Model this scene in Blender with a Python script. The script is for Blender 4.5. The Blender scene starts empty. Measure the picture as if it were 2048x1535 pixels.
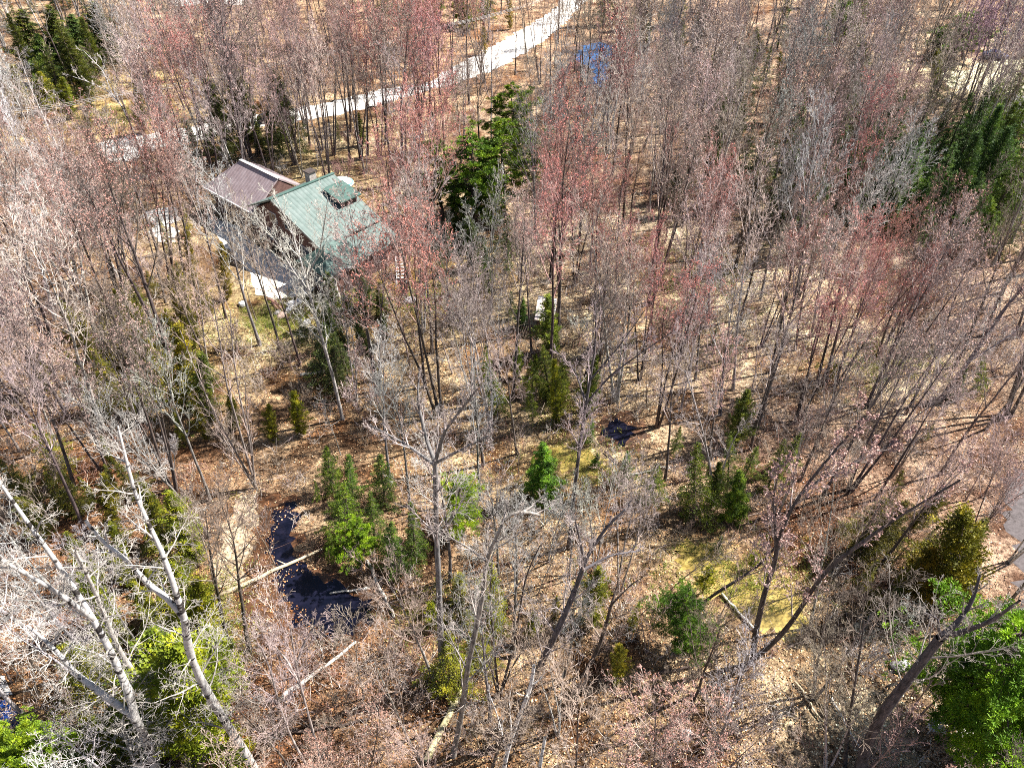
import bpy, bmesh, math, random
import numpy as np
from mathutils import Vector, Matrix

# ------------------------------------------------------------------ camera, sky, sun, exposure
F, PITCH, H = 1420.0, math.radians(41), 42.0
scn = bpy.context.scene
cam = bpy.data.cameras.new('camera'); camo = bpy.data.objects.new('camera', cam)
scn.collection.objects.link(camo); scn.camera = camo
cam.sensor_width = 36; cam.lens = 36 * F / 2048; cam.clip_end = 4000; cam.clip_start = 0.5
camo.location = (0, 0, H); camo.rotation_euler = (math.pi / 2 - PITCH, 0, 0)
SUN_EL, SUN_AZ = math.radians(49), math.radians(17)        # azimuth counted from +x towards +y
w = bpy.data.worlds.new('World'); scn.world = w; w.use_nodes = True
nt = w.node_tree; bg = nt.nodes['Background']
sky = nt.nodes.new('ShaderNodeTexSky'); sky.sky_type = 'NISHITA'; sky.sun_disc = False
sky.sun_elevation = SUN_EL; sky.sun_rotation = math.pi / 2 - SUN_AZ
nt.links.new(sky.outputs[0], bg.inputs[0]); bg.inputs[1].default_value = 0.05
sl = bpy.data.lights.new('sun', 'SUN'); sl.energy = 5.0; sl.angle = math.radians(0.5); sl.color = (1, .96, .9)
so = bpy.data.objects.new('sun', sl); scn.collection.objects.link(so)
sd = Vector((math.cos(SUN_EL) * math.cos(SUN_AZ), math.cos(SUN_EL) * math.sin(SUN_AZ), math.sin(SUN_EL)))
so.rotation_euler = sd.to_track_quat('Z', 'Y').to_euler()
scn.view_settings.view_transform = 'Standard'; scn.view_settings.look = 'None'
scn.view_settings.exposure = 1.45; scn.view_settings.gamma = 1.0; scn.view_settings.use_curve_mapping = False
scn.cycles.use_denoising = False
scn.cycles.filter_width = 1.0
scn.cycles.max_bounces = 5; scn.cycles.diffuse_bounces = 1; scn.cycles.transparent_max_bounces = 4
scn.cycles.sample_clamp_indirect = 4

rng = np.random.default_rng(7); random.seed(7)
COL = scn.collection
CP, SP = math.cos(PITCH), math.sin(PITCH)

def ray(px, py):
    x = (px - 1024) / F; y = (767.5 - py) / F
    return x, CP + y * SP, -SP + y * CP
def G(px, py, z=0.0):                       # where the sight line through a photo pixel meets height z
    x, dy, dz = ray(px, py); t = (z - H) / dz
    return Vector((x * t, dy * t, z))
def AT(px, py, Y):                          # ... meets the upright plane y = Y
    x, dy, dz = ray(px, py); t = Y / dy
    return Vector((x * t, Y, H + dz * t))
def PX(p):
    x, y, z = p[0], p[1], p[2] - H
    d = y * CP - z * SP; u = y * SP + z * CP
    return 1024 + F * x / d, 767.5 - F * u / d

# ------------------------------------------------------------------ node materials
def mat(name):
    m = bpy.data.materials.new(name); m.use_nodes = True
    return m, m.node_tree, m.node_tree.nodes['Principled BSDF']
def N(t, kind, **kw):
    n = t.nodes.new(kind)
    for k, v in kw.items():
        if k.startswith('i_'): n.inputs[k[2:].replace('_', ' ')].default_value = v
        else: setattr(n, k, v)
    return n
def ramp(t, stops, src, interp='LINEAR'):
    r = t.nodes.new('ShaderNodeValToRGB'); r.color_ramp.interpolation = interp
    e = r.color_ramp.elements
    while len(e) < len(stops): e.new(0.5)
    for el, (p, c) in zip(e, stops):
        el.position = p; el.color = (*c, 1) if len(c) == 3 else c
    t.links.new(src, r.inputs[0]); return r.outputs[0]
def mixc(t, a, b, f, mode='MIX'):
    m = t.nodes.new('ShaderNodeMix'); m.data_type = 'RGBA'; m.blend_type = mode; m.clamp_result = False
    for idx, v in ((6, a), (7, b)):
        if isinstance(v, (tuple, list)): m.inputs[idx].default_value = (*v[:3], 1)
        else: t.links.new(v, m.inputs[idx])
    if isinstance(f, (int, float)): m.inputs[0].default_value = f
    else: t.links.new(f, m.inputs[0])
    return m.outputs[2]
def coords(t, world=False):
    if world: return N(t, 'ShaderNodeNewGeometry').outputs['Position']
    return N(t, 'ShaderNodeTexCoord').outputs['Object']
def noise(t, scale, detail=3, rough=.6, vec=None, world=False, sc=None):
    v = vec or coords(t, world)
    if sc:
        mp = N(t, 'ShaderNodeMapping'); mp.inputs['Scale'].default_value = sc; t.links.new(v, mp.inputs[0]); v = mp.outputs[0]
    n = N(t, 'ShaderNodeTexNoise', i_Scale=scale, i_Detail=detail, i_Roughness=rough)
    t.links.new(v, n.inputs['Vector']); return n.outputs['Fac']
def bump(t, b, src, strength=.5, dist=.1):
    n = N(t, 'ShaderNodeBump', i_Strength=strength, i_Distance=dist)
    t.links.new(src, n.inputs['Height']); t.links.new(n.outputs[0], b.inputs['Normal'])

def m_objcol(name, lo=.75, hi=1.25, scale=6, rough=.85, streak=None, marks=None, world=False):
    """colour given by each object, broken up by noise"""
    m, t, b = mat(name)
    oi = N(t, 'ShaderNodeObjectInfo')
    f = noise(t, scale, 3, .6, sc=streak)
    g = ramp(t, [(.3, (lo,) * 3), (.7, (hi,) * 3)], f)
    c = mixc(t, oi.outputs['Color'], g, 1.0, 'MULTIPLY')
    if marks:
        f2 = noise(t, marks[0], 2, .5, sc=(1, 1, marks[1]))
        k = ramp(t, [(marks[2], (0, 0, 0)), (marks[2] + .06, (1, 1, 1))], f2)
        c = mixc(t, c, (.035, .03, .028), k)
    t.links.new(c, b.inputs['Base Color']); b.inputs['Roughness'].default_value = rough
    b.inputs['Specular IOR Level'].default_value = .25
    if streak: bump(t, b, f, .6, .03)
    return m
M_BARK = m_objcol('bark_grey', .35, 1.8, 3, streak=(2.2, 2.2, .5))
M_ASPEN = m_objcol('bark_aspen', .72, 1.15, 4, streak=(1, 1, 1), marks=(1.6, 2.2, .56))
M_TWIG = m_objcol('twigs', .42, 1.5, 1.6)
M_BUD = m_objcol('buds', .6, 1.45, .6)
def m_leaf(name):
    m, t, b = mat(name)
    oi = N(t, 'ShaderNodeObjectInfo')
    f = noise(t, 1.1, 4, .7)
    g = ramp(t, [(.34, (.3, .36, .38)), (.5, (1.0, 1.0, .8)), (.62, (2.4, 1.95, .9))], f)  # bright yellow end puts sunlit highlights into the needle colour
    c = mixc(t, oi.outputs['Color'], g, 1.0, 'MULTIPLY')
    t.links.new(c, b.inputs['Base Color']); b.inputs['Roughness'].default_value = .6
    b.inputs['Specular IOR Level'].default_value = .3
    tr = N(t, 'ShaderNodeBsdfTranslucent'); t.links.new(c, tr.inputs[0])
    mx = N(t, 'ShaderNodeMixShader'); mx.inputs[0].default_value = .22
    t.links.new(b.outputs[0], mx.inputs[1]); t.links.new(tr.outputs[0], mx.inputs[2])
    t.links.new(mx.outputs[0], t.nodes['Material Output'].inputs[0]); return m
M_LEAF = m_leaf('needles')

def m_attr(name, lo=.6, hi=1.4, scale=2, rough=.9):
    m, t, b = mat(name)
    a = N(t, 'ShaderNodeVertexColor', layer_name='Col')
    g = ramp(t, [(.3, (lo,) * 3), (.7, (hi,) * 3)], noise(t, scale, 3, .6))
    t.links.new(mixc(t, a.outputs[0], g, 1.0, 'MULTIPLY'), b.inputs['Base Color'])
    b.inputs['Roughness'].default_value = rough; b.inputs['Specular IOR Level'].default_value = .2; return m
M_ATTR = m_attr('litter_pieces')

def m_ground():
    m, t, b = mat('leaf_litter_ground')
    a = N(t, 'ShaderNodeVertexColor', layer_name='Col')
    p = coords(t, True)
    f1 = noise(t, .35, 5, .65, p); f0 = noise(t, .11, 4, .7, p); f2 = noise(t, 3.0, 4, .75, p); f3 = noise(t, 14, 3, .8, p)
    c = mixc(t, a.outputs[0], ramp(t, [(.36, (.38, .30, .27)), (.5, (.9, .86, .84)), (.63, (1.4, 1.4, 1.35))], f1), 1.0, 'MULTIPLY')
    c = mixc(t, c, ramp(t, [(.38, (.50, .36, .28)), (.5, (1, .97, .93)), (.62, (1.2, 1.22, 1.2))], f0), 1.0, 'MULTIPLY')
    c = mixc(t, c, ramp(t, [(.36, (.22, .18, .16)), (.46, (.8, .77, .74)), (.62, (1.55, 1.55, 1.5))], f2), 1.0, 'MULTIPLY')  # dark patches stand in for canopy shade, painted into the litter colour
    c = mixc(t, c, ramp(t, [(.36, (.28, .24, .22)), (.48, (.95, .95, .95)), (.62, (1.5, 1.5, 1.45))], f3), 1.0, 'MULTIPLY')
    t.links.new(c, b.inputs['Base Color']); b.inputs['Roughness'].default_value = 1; b.inputs['Specular IOR Level'].default_value = .1
    ad = N(t, 'ShaderNodeMath', operation='ADD'); t.links.new(f2, ad.inputs[0]); t.links.new(f3, ad.inputs[1])
    bump(t, b, ad.outputs[0], .9, .25); return m
def m_plain(name, c1, c2, scale=2, rough=.8, bmp=.3, detail=5, dist=.05, spec=.3, world=True, sc=None):
    m, t, b = mat(name)
    f = noise(t, scale, detail, .7, world=world, sc=sc)
    t.links.new(ramp(t, [(.32, c1), (.68, c2)], f), b.inputs['Base Color'])
    b.inputs['Roughness'].default_value = rough; b.inputs['Specular IOR Level'].default_value = spec
    if bmp: bump(t, b, f, bmp, dist)
    return m
def m_water(name, c, rough=.06, c2=None):
    m, t, b = mat(name)
    f = noise(t, 1.2, 3, .6, world=True)
    t.links.new(ramp(t, [(.4, c), (.62, c2 or c)], f), b.inputs['Base Color'])
    b.inputs['Roughness'].default_value = rough; b.inputs['IOR'].default_value = 1.33
    bump(t, b, noise(t, 5, 2, .5, world=True), .12, .05); return m
def m_roof(name, c1, c2, axis, rough=.6, metal=.0):
    """standing-seam sheet metal; seams run up the slope"""
    m, t, b = mat(name)
    wv = N(t, 'ShaderNodeTexWave', bands_direction=axis, i_Scale=.62, i_Distortion=0.0)
    t.links.new(coords(t), wv.inputs['Vector'])
    k = ramp(t, [(.0, (.7,) * 3), (.12, (1,) * 3)], wv.outputs['Fac'])
    f = noise(t, .9, 5, .7)
    c = mixc(t, ramp(t, [(.3, c1), (.7, c2)], f), k, 1.0, 'MULTIPLY')
    t.links.new(c, b.inputs['Base Color']); b.inputs['Roughness'].default_value = rough; b.inputs['Metallic'].default_value = metal
    bump(t, b, wv.outputs['Fac'], .4, .04); return m

# ------------------------------------------------------------------ mesh helpers
def link(o, parent=None):
    COL.objects.link(o)
    if parent: o.parent = parent
    return o
def tag(o, label=None, cat=None, group=None, kind=None):
    if label: o['label'] = label
    if cat: o['category'] = cat
    if group: o['group'] = group
    if kind: o['kind'] = kind
    return o
def empty(name, loc, label, cat, group=None, rz=0):
    o = bpy.data.objects.new(name, None); o.location = loc; o.rotation_euler = (0, 0, rz); o.empty_display_size = .3
    link(o); return tag(o, label, cat, group)
def raw_mesh(name, V, Q, mats, smooth=False, col=None, tri=False):
    """mesh straight from arrays: V (n,3), Q (m,4) or (m,3)"""
    k = Q.shape[1]; me = bpy.data.meshes.new(name)
    me.vertices.add(len(V)); me.vertices.foreach_set('co', np.ascontiguousarray(V, dtype=np.float32).ravel())
    me.loops.add(Q.size); me.loops.foreach_set('vertex_index', np.ascontiguousarray(Q, dtype=np.int32).ravel())
    me.polygons.add(len(Q)); me.polygons.foreach_set('loop_start', np.arange(0, Q.size, k, dtype=np.int32))
    me.polygons.foreach_set('loop_total', np.full(len(Q), k, dtype=np.int32))
    for m in (mats if isinstance(mats, (list, tuple)) else [mats]): me.materials.append(m)
    me.update(calc_edges=True); me.validate()
    if smooth: me.polygons.foreach_set('use_smooth', np.ones(len(me.polygons), dtype=bool))
    if col is not None:
        a = me.color_attributes.new('Col', 'FLOAT_COLOR', 'POINT')
        c = np.ones((len(V), 4), dtype=np.float32); c[:, :3] = col; a.data.foreach_set('color', c.ravel())
    return me
class BM:
    def __init__(s): s.b = bmesh.new()
    def box(s, c, d, rz=0, rx=0, ry=0, bev=0):
        M = Matrix.Translation(c) @ Matrix.Rotation(rz, 4, 'Z') @ Matrix.Rotation(ry, 4, 'Y') @ Matrix.Rotation(rx, 4, 'X') @ Matrix.Diagonal((*d, 1))
        r = bmesh.ops.create_cube(s.b, size=1, matrix=M)
        if bev:
            es = list({e for v in r['verts'] for e in v.link_edges})
            bmesh.ops.bevel(s.b, geom=es, offset=bev, segments=2, affect='EDGES', profile=.6)
        return s
    def poly(s, pts, ext):                      # closed prism: outline swept by a vector
        ext = Vector(ext); a = [s.b.verts.new(p) for p in pts]; c = [s.b.verts.new(Vector(p) + ext) for p in pts]
        n = len(pts); s.b.faces.new(a); s.b.faces.new(c[::-1])
        for i in range(n): s.b.faces.new((a[i], c[i], c[(i + 1) % n], a[(i + 1) % n]))
        return s
    def tube(s, pts, rs, k=8, cap=True):
        rings = []; pts = [Vector(p) for p in pts]
        for i, p in enumerate(pts):
            d = (pts[min(i + 1, len(pts) - 1)] - pts[max(i - 1, 0)]).normalized()
            a = d.cross(Vector((0.13, .37, .92))).normalized(); c = d.cross(a)
            r = rs[i] if isinstance(rs, (list, tuple)) else rs
            rings.append([s.b.verts.new(p + (a * math.cos(2 * math.pi * j / k) + c * math.sin(2 * math.pi * j / k)) * r) for j in range(k)])
        for A, B in zip(rings, rings[1:]):
            for j in range(k): s.b.faces.new((A[j], A[(j + 1) % k], B[(j + 1) % k], B[j]))
        if cap: s.b.faces.new(rings[0][::-1]); s.b.faces.new(rings[-1])
        return s
    def done(s, name, m, parent=None, smooth=False, origin=None):
        bmesh.ops.recalc_face_normals(s.b, faces=s.b.faces)
        me = bpy.data.meshes.new(name); s.b.to_mesh(me); s.b.free()
        me.materials.append(m)
        if smooth:
            for f in me.polygons: f.use_smooth = True
        o = bpy.data.objects.new(name, me)
        if origin is not None: me.transform(Matrix.Translation(-Vector(origin))); o.location = origin
        return link(o, parent)

# ------------------------------------------------------------------ the ground
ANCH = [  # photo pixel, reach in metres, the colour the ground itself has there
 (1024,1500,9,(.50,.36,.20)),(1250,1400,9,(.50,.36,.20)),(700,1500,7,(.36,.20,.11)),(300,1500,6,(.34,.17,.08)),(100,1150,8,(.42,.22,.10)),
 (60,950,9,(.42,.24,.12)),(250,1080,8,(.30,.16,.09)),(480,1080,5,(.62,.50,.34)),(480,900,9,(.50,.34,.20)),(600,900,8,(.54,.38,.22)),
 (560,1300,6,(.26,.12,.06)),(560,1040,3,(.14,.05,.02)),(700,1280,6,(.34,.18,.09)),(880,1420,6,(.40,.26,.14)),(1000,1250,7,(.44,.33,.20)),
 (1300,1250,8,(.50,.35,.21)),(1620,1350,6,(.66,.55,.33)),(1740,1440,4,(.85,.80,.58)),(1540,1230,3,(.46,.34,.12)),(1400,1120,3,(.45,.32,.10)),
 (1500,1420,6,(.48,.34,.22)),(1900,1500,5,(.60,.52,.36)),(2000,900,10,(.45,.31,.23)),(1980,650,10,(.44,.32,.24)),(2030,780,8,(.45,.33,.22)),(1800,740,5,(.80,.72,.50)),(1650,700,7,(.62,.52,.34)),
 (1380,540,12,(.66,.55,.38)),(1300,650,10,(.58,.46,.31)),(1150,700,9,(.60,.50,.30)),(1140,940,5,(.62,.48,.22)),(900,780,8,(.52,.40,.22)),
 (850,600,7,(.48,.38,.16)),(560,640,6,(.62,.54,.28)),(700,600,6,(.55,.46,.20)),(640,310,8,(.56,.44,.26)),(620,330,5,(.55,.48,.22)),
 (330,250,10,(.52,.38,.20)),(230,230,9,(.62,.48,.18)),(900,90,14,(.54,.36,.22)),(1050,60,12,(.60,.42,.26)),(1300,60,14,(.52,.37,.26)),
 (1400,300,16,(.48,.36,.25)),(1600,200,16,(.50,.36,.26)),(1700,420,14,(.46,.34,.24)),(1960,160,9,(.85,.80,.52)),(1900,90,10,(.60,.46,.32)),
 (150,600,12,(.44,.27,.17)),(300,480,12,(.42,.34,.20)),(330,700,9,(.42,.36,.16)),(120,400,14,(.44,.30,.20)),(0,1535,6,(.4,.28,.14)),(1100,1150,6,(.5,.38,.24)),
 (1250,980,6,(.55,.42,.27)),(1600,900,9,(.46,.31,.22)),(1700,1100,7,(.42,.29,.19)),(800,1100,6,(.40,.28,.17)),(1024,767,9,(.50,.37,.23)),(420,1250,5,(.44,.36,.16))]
axu = np.linspace(-1, 1, 321); X = 1500 * np.sign(axu) * (0.10 * np.abs(axu) + .90 * np.abs(axu) ** 4)
ayu = np.linspace(-.62, 1, 301); Y = 70 + 1400 * np.sign(ayu) * (0.11 * np.abs(ayu) + .89 * np.abs(ayu) ** 4)
gx, gy = np.meshgrid(X, Y); V = np.stack([gx.ravel(), gy.ravel(), np.zeros(gx.size)], 1)
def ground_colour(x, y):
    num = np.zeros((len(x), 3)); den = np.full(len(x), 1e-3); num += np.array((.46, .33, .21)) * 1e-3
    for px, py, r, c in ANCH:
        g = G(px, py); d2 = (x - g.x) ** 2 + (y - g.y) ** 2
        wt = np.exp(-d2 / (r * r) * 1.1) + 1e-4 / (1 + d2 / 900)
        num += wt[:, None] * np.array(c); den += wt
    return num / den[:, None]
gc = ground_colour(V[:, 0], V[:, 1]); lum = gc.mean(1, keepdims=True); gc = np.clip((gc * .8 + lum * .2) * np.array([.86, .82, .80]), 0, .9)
nX, nY = len(X), len(Y); ii = (np.arange(nY - 1)[:, None] * nX + np.arange(nX - 1)[None, :]).ravel()
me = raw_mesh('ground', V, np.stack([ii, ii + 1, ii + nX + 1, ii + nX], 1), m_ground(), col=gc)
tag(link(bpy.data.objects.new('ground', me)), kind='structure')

def wobble(pts, amp, seg=1.0, seed=0):
    """closed outline with more points and an uneven edge"""
    r = random.Random(seed); out = []
    for a, b in zip(pts, pts[1:] + pts[:1]):
        n = max(1, int((b - a).length / seg)); nrm = Vector((-(b - a).y, (b - a).x, 0)); nrm = nrm.normalized() if nrm.length else nrm
        for i in range(n): out.append(a.lerp(b, i / n) + nrm * r.uniform(-amp, amp))
    return out
def sheet(name, px, z, m, amp=.4, seg=.8, kind='structure', seed=1, label=None, cat=None):
    pts = wobble([G(*p) for p in px], amp, seg, seed)
    c = sum(pts, Vector()) / len(pts); c.z = 0
    b = bmesh.new(); f = b.faces.new([b.verts.new((p.x - c.x, p.y - c.y, 0)) for p in pts])
    if f.normal.z < 0: f.normal_flip()
    bmesh.ops.triangulate(b, faces=[f]); me = bpy.data.meshes.new(name); b.to_mesh(me); b.free(); me.materials.append(m)
    for p in me.polygons:
        pass
    o = bpy.data.objects.new(name, me); o.location = (c.x, c.y, z); link(o)
    return tag(o, label, cat, kind=kind)

M_GRAVEL = m_plain('pale_gravel', (.44, .41, .37), (.80, .77, .72), .8, 1, .5, detail=9)
M_DRIVE = m_plain('driveway_gravel', (.62, .58, .50), (.86, .83, .76), 1.8, 1, .3)
M_PALE = m_plain('pale_dry_grass', (.45, .37, .2), (.88, .84, .6), 1.0, 1, .5)
M_ASPH = m_plain('asphalt', (.05, .04, .04), (.13, .11, .11), 3, .8, .2)
M_POND = m_water('pond_water', (.02, .06, .16), .10, (.06, .13, .28))
M_DARKW = m_water('dark_water', (.004, .005, .012), .05, (.010, .010, .022))
M_CREEKB = m_plain('creek_bed', (.03, .014, .006), (.15, .06, .02), 1.4, .55, .5, spec=.5)
M_MARSH = m_plain('marsh_water', (.22, .15, .03), (.50, .38, .12), 1.3, .22, .2, spec=.5)

def strip(left, right): return left + right[::-1]
sheet('gravel_road', strip([(1118,-40),(1120,10),(1060,50),(985,92),(900,138),(850,168),(760,180),(680,200),(620,212),(540,226),(450,238),(400,250),(330,262),(262,272),(200,284)],
      [(1215,-40),(1165,10),(1125,52),(1060,100),(990,140),(905,168),(800,196),(720,220),(640,236),(560,250),(470,262),(410,278),(350,290),(285,306),(205,316)]), .008, M_GRAVEL, .55, .7)
sheet('gravel_parking', [(195,285),(285,268),(300,300),(270,318),(235,325),(205,318)], .012, M_GRAVEL, .7, 1.2, seed=3)
sheet('driveway', [(414,426),(470,452),(530,500),(600,545),(650,560),(618,590),(585,592),(548,598),(515,588),(500,545),(470,520),(440,480),(418,450)], .008, M_DRIVE, .25, .8, seed=4)
sheet('pale_yard', [(290,425),(340,415),(352,440),(345,480),(322,490),(300,470)], .008, M_GRAVEL, .8, 1, seed=5)
sheet('pale_clearing', [(1888,150),(1950,130),(2048,118),(2090,160),(2070,215),(1990,190),(1950,178),(1900,175)], .008, M_PALE, 1.2, 1.5, seed=6)
sheet('asphalt_road', [(2012,950),(2048,925),(2120,900),(2160,1300),(2060,1220),(2022,1090)], .008, M_ASPH, .8, .6, seed=7)
sheet('blue_pond', [(1150,112),(1165,92),(1200,84),(1228,92),(1226,118),(1214,138),(1208,172),(1192,176),(1188,140),(1165,128)], .012, M_POND, .6, 1.0, seed=8)
sheet('pond_margin', [(1135,118),(1150,84),(1200,76),(1245,90),(1250,150),(1232,185),(1180,188),(1160,150)], .006, m_plain('wet_margin', (.05, .035, .03), (.16, .1, .08), 1, .9), .8, 1.2, seed=9)
sheet('creek_bed', [(525,985),(560,985),(592,1000),(590,1060),(600,1120),(660,1150),(745,1180),(760,1240),(700,1300),(640,1330),(560,1250),(480,1225),(460,1200),(500,1140),(505,1060)], .006, M_CREEKB, .7, .5, seed=10)
sheet('creek_pool', [(538,1095),(545,1030),(575,1000),(592,1012),(590,1060),(596,1115),(625,1150),(690,1180),(742,1195),(738,1245),(690,1268),(660,1285),(618,1270),(575,1225),(548,1160)], .012, M_DARKW, .45, .35, seed=11)
sheet('marsh_pool', [(1092,905),(1110,880),(1155,900),(1200,905),(1215,930),(1190,955),(1160,952),(1120,935)], .008, M_MARSH, .7, .4, seed=12)
sheet('pool_margin', [(1196,848),(1225,828),(1262,828),(1290,850),(1285,890),(1240,908),(1205,898)], .006, M_CREEKB, .7, .5, seed=33)
sheet('woodland_pool', [(1212,850),(1230,842),(1245,838),(1268,850),(1272,868),(1262,880),(1235,892),(1222,880),(1208,876)], .010, M_DARKW, .5, .35, seed=13)
sheet('marsh_channel', [(1345,1090),(1400,1085),(1435,1105),(1500,1150),(1590,1170),(1625,1215),(1590,1275),(1530,1265),(1470,1215),(1400,1180),(1350,1130)], .010, M_MARSH, .7, .4, seed=14)
sheet('corner_pond', [(-60,1405),(8,1395),(38,1425),(44,1452),(20,1480),(-70,1480)], .012, m_water('corner_water', (.01, .03, .12), .1, (.02, .05, .2)), .2, .5, seed=15)
sheet('river_bank', [(-50,1345),(10,1350),(25,1385),(5,1395),(-50,1395)], .008, M_GRAVEL, .3, .6, seed=16)
sheet('bright_yard', [(335,-20),(520,-20),(500,6),(470,12),(440,2),(380,10),(350,14)], .01, M_GRAVEL, 1, 2, seed=17)
sheet('leaf_clearing', [(440,1060),(480,990),(520,985),(505,1060),(495,1130),(460,1200),(430,1150)], .005, m_plain('dry_leaves_pale', (.20, .14, .08), (.60, .48, .34), 2.2, 1, .7, dist=.1), .5, .5, seed=18)

# ------------------------------------------------------------------ bare tree growth
def tubes_of(P, R, k):
    m, n = P.shape[:2]
    T = np.gradient(P, axis=1); T /= np.linalg.norm(T, axis=2, keepdims=True) + 1e-9
    ref = np.where(np.abs(T[..., 2:3]) > .9, np.array([1., 0, 0]), np.array([0, 0, 1.]))
    A = np.cross(T, ref); A /= np.linalg.norm(A, axis=2, keepdims=True) + 1e-9; B = np.cross(T, A)
    th = np.arange(k) * 2 * math.pi / k
    v = P[:, :, None] + R[:, :, None, None] * (A[:, :, None] * np.cos(th)[:, None] + B[:, :, None] * np.sin(th)[:, None])
    idx = np.arange(m * n * k).reshape(m, n, k); nx = np.roll(idx, -1, 2)
    return v.reshape(-1, 3), np.stack([idx[:, :-1], nx[:, :-1], nx[:, 1:], idx[:, 1:]], -1).reshape(-1, 4)
class Tubes:
    def __init__(s): s.g = {}; s.tips = []
    def add(s, pts, r, k): s.g.setdefault((len(pts), k), []).append((pts, r))
    def arrays(s):
        Vs, Qs, off = [], [], 0
        for (n, k), L in s.g.items():
            P = np.array([a for a, _ in L]); R = np.array([b for _, b in L])
            v, q = tubes_of(P, R, k); Vs.append(v); Qs.append(q + off); off += len(v)
        return np.concatenate(Vs), np.concatenate(Qs)
    def mesh(s, name, m):
        v, q = s.arrays(); return raw_mesh(name, v, q, m, smooth=True)

def unit(v): return v / (np.linalg.norm(v) + 1e-9)
def turn(d, ang, az):
    a = unit(np.cross(d, [0.3, .2, 1.0] if abs(d[2]) < .95 else [1., 0, 0])); b = np.cross(d, a)
    return unit(d * math.cos(ang) + (a * math.cos(az) + b * math.sin(az)) * math.sin(ang))
def curve(p, d, L, n, up, wig, R):
    pts = [np.array(p, float)]; st = L / (n - 1)
    for i in range(n - 1):
        d = unit(d + R.normal(0, wig, 3) + np.array([0, 0, up])); pts.append(pts[-1] + d * st)
    return np.array(pts)
NP_, SIDES = (10, 7, 5, 4, 3), (8, 5, 4, 3, 3)
def branch(S, p, d, L, r, lv, P, R):
    pts = curve(p, d, L, NP_[lv], P['up'][lv], P['wig'][lv], R)
    n = len(pts); tt = np.linspace(0, 1, n); rr = np.maximum(r * (1 - .8 * tt), P['rmin'])
    S.add(pts, rr, SIDES[lv]); spawn(S, pts, rr, L, lv, P, R)
def spawn(S, pts, rr, L, lv, P, R, t0=None, num=None, dead=0):
    if lv >= P['max']: S.tips.append((pts[-1], pts[-2], L)); return
    n = len(pts); t0 = P['t0'][lv] if t0 is None else t0; k = num or P['n'][lv]
    for i in range(k):
        t = t0 + (1 - t0) * ((i + R.random()) / k) ** .9; f = t * (n - 1); j = min(int(f), n - 2)
        p = pts[j] + (pts[j + 1] - pts[j]) * (f - j); d = unit(pts[j + 1] - pts[j])
        s = (t - t0) / (1 - t0 + 1e-6)
        ln = L * P['len'][lv] * (1 - P['taper'][lv] * s) * R.uniform(.7, 1.2)
        rad = min(max(rr[j], .01) * .62, P['rr'][lv]) * R.uniform(.7, 1.1)
        branch(S, p, turn(d, P['ang'][lv] * R.uniform(.7, 1.3), i * 2.4 + R.random()), ln, max(rad, P['rmin']), lv + 1, P, R)
def params(**k):
    d = dict(max=4, up=(.02, .13, .09, .06, .04), wig=(.03, .06, .09, .12, .15), t0=(.45, .25, .2, .2), n=(15, 6, 4, 3),
             len=(.32, .45, .55, .6), taper=(.5, .5, .45, .4), ang=(.52, .5, .55, .6), rr=(.075, .036, .022, .015), rmin=.010)
    d.update(k); return d
PM = params()                                                   # forest maple: long bole, narrow upswept crown
PD = params(n=(17, 6, 4, 2), rmin=.018, rr=(.085, .05, .034, .024), len=(.34, .45, .55, .6))
PE = params(t0=(.36, .22, .2, .2), n=(17, 6, 4, 2), rmin=.018, rr=(.09, .05, .034, .024), ang=(.62, .6, .65, .7), len=(.36, .45, .55, .6))
PV = params(t0=(.34, .22, .2, .2), n=(15, 6, 4, 3), ang=(.62, .6, .65, .7), len=(.36, .45, .5, .55))   # broader, grey
PB = params(t0=(.30, .2, .15, .15), n=(13, 6, 4, 3), len=(.27, .55, .6, .6), ang=(1.0, .8, .85, .9), up=(.01, .05, .02, 0, 0), wig=(.05, .12, .15, .17, .18), rr=(.07, .035, .02, .013), rmin=.009)  # crooked aspen
PS = params(max=3, t0=(.35, .15, .15, .2), n=(12, 5, 4, 3), len=(.32, .45, .5, .5), rr=(.03, .018, .012, .01), rmin=.009)   # sapling
PH = params(max=4, t0=(.25, .2, .15, .15), n=(13, 6, 4, 3), len=(.33, .45, .52, .55), rmin=.009)

def buds_mesh(S, name, R, per=3, size=.09):
    if not S.tips: return None
    T = np.array([a for a, _, _ in S.tips]); U = np.array([b for _, b, _ in S.tips])
    k = np.repeat(np.arange(len(T)), per); s = R.random((len(k), 1))
    c = T[k] + (U[k] - T[k]) * s * 1.6 + R.normal(0, .03, (len(k), 3))
    return blades(name, c, R.normal(0, 1, (len(k), 3)), R.uniform(.6, 1.3, len(k)) * size, .8, M_BUD, R)
def blades(name, c, d, ln, wid, m, R, nrm=None):
    """one diamond-shaped leaf for each centre c, along d"""
    d = d / (np.linalg.norm(d, axis=1, keepdims=True) + 1e-9)
    a = np.cross(d, R.normal(0, 1, d.shape) if nrm is None else nrm); a /= np.linalg.norm(a, axis=1, keepdims=True) + 1e-9
    L = np.asarray(ln).reshape(-1, 1); W = L * wid * .5
    v = np.stack([c - d * L * .5, c + a * W, c + d * L * .5, c - a * W], 1).reshape(-1, 3)
    return raw_mesh(name, v, np.arange(len(v)).reshape(-1, 4), m)

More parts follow.
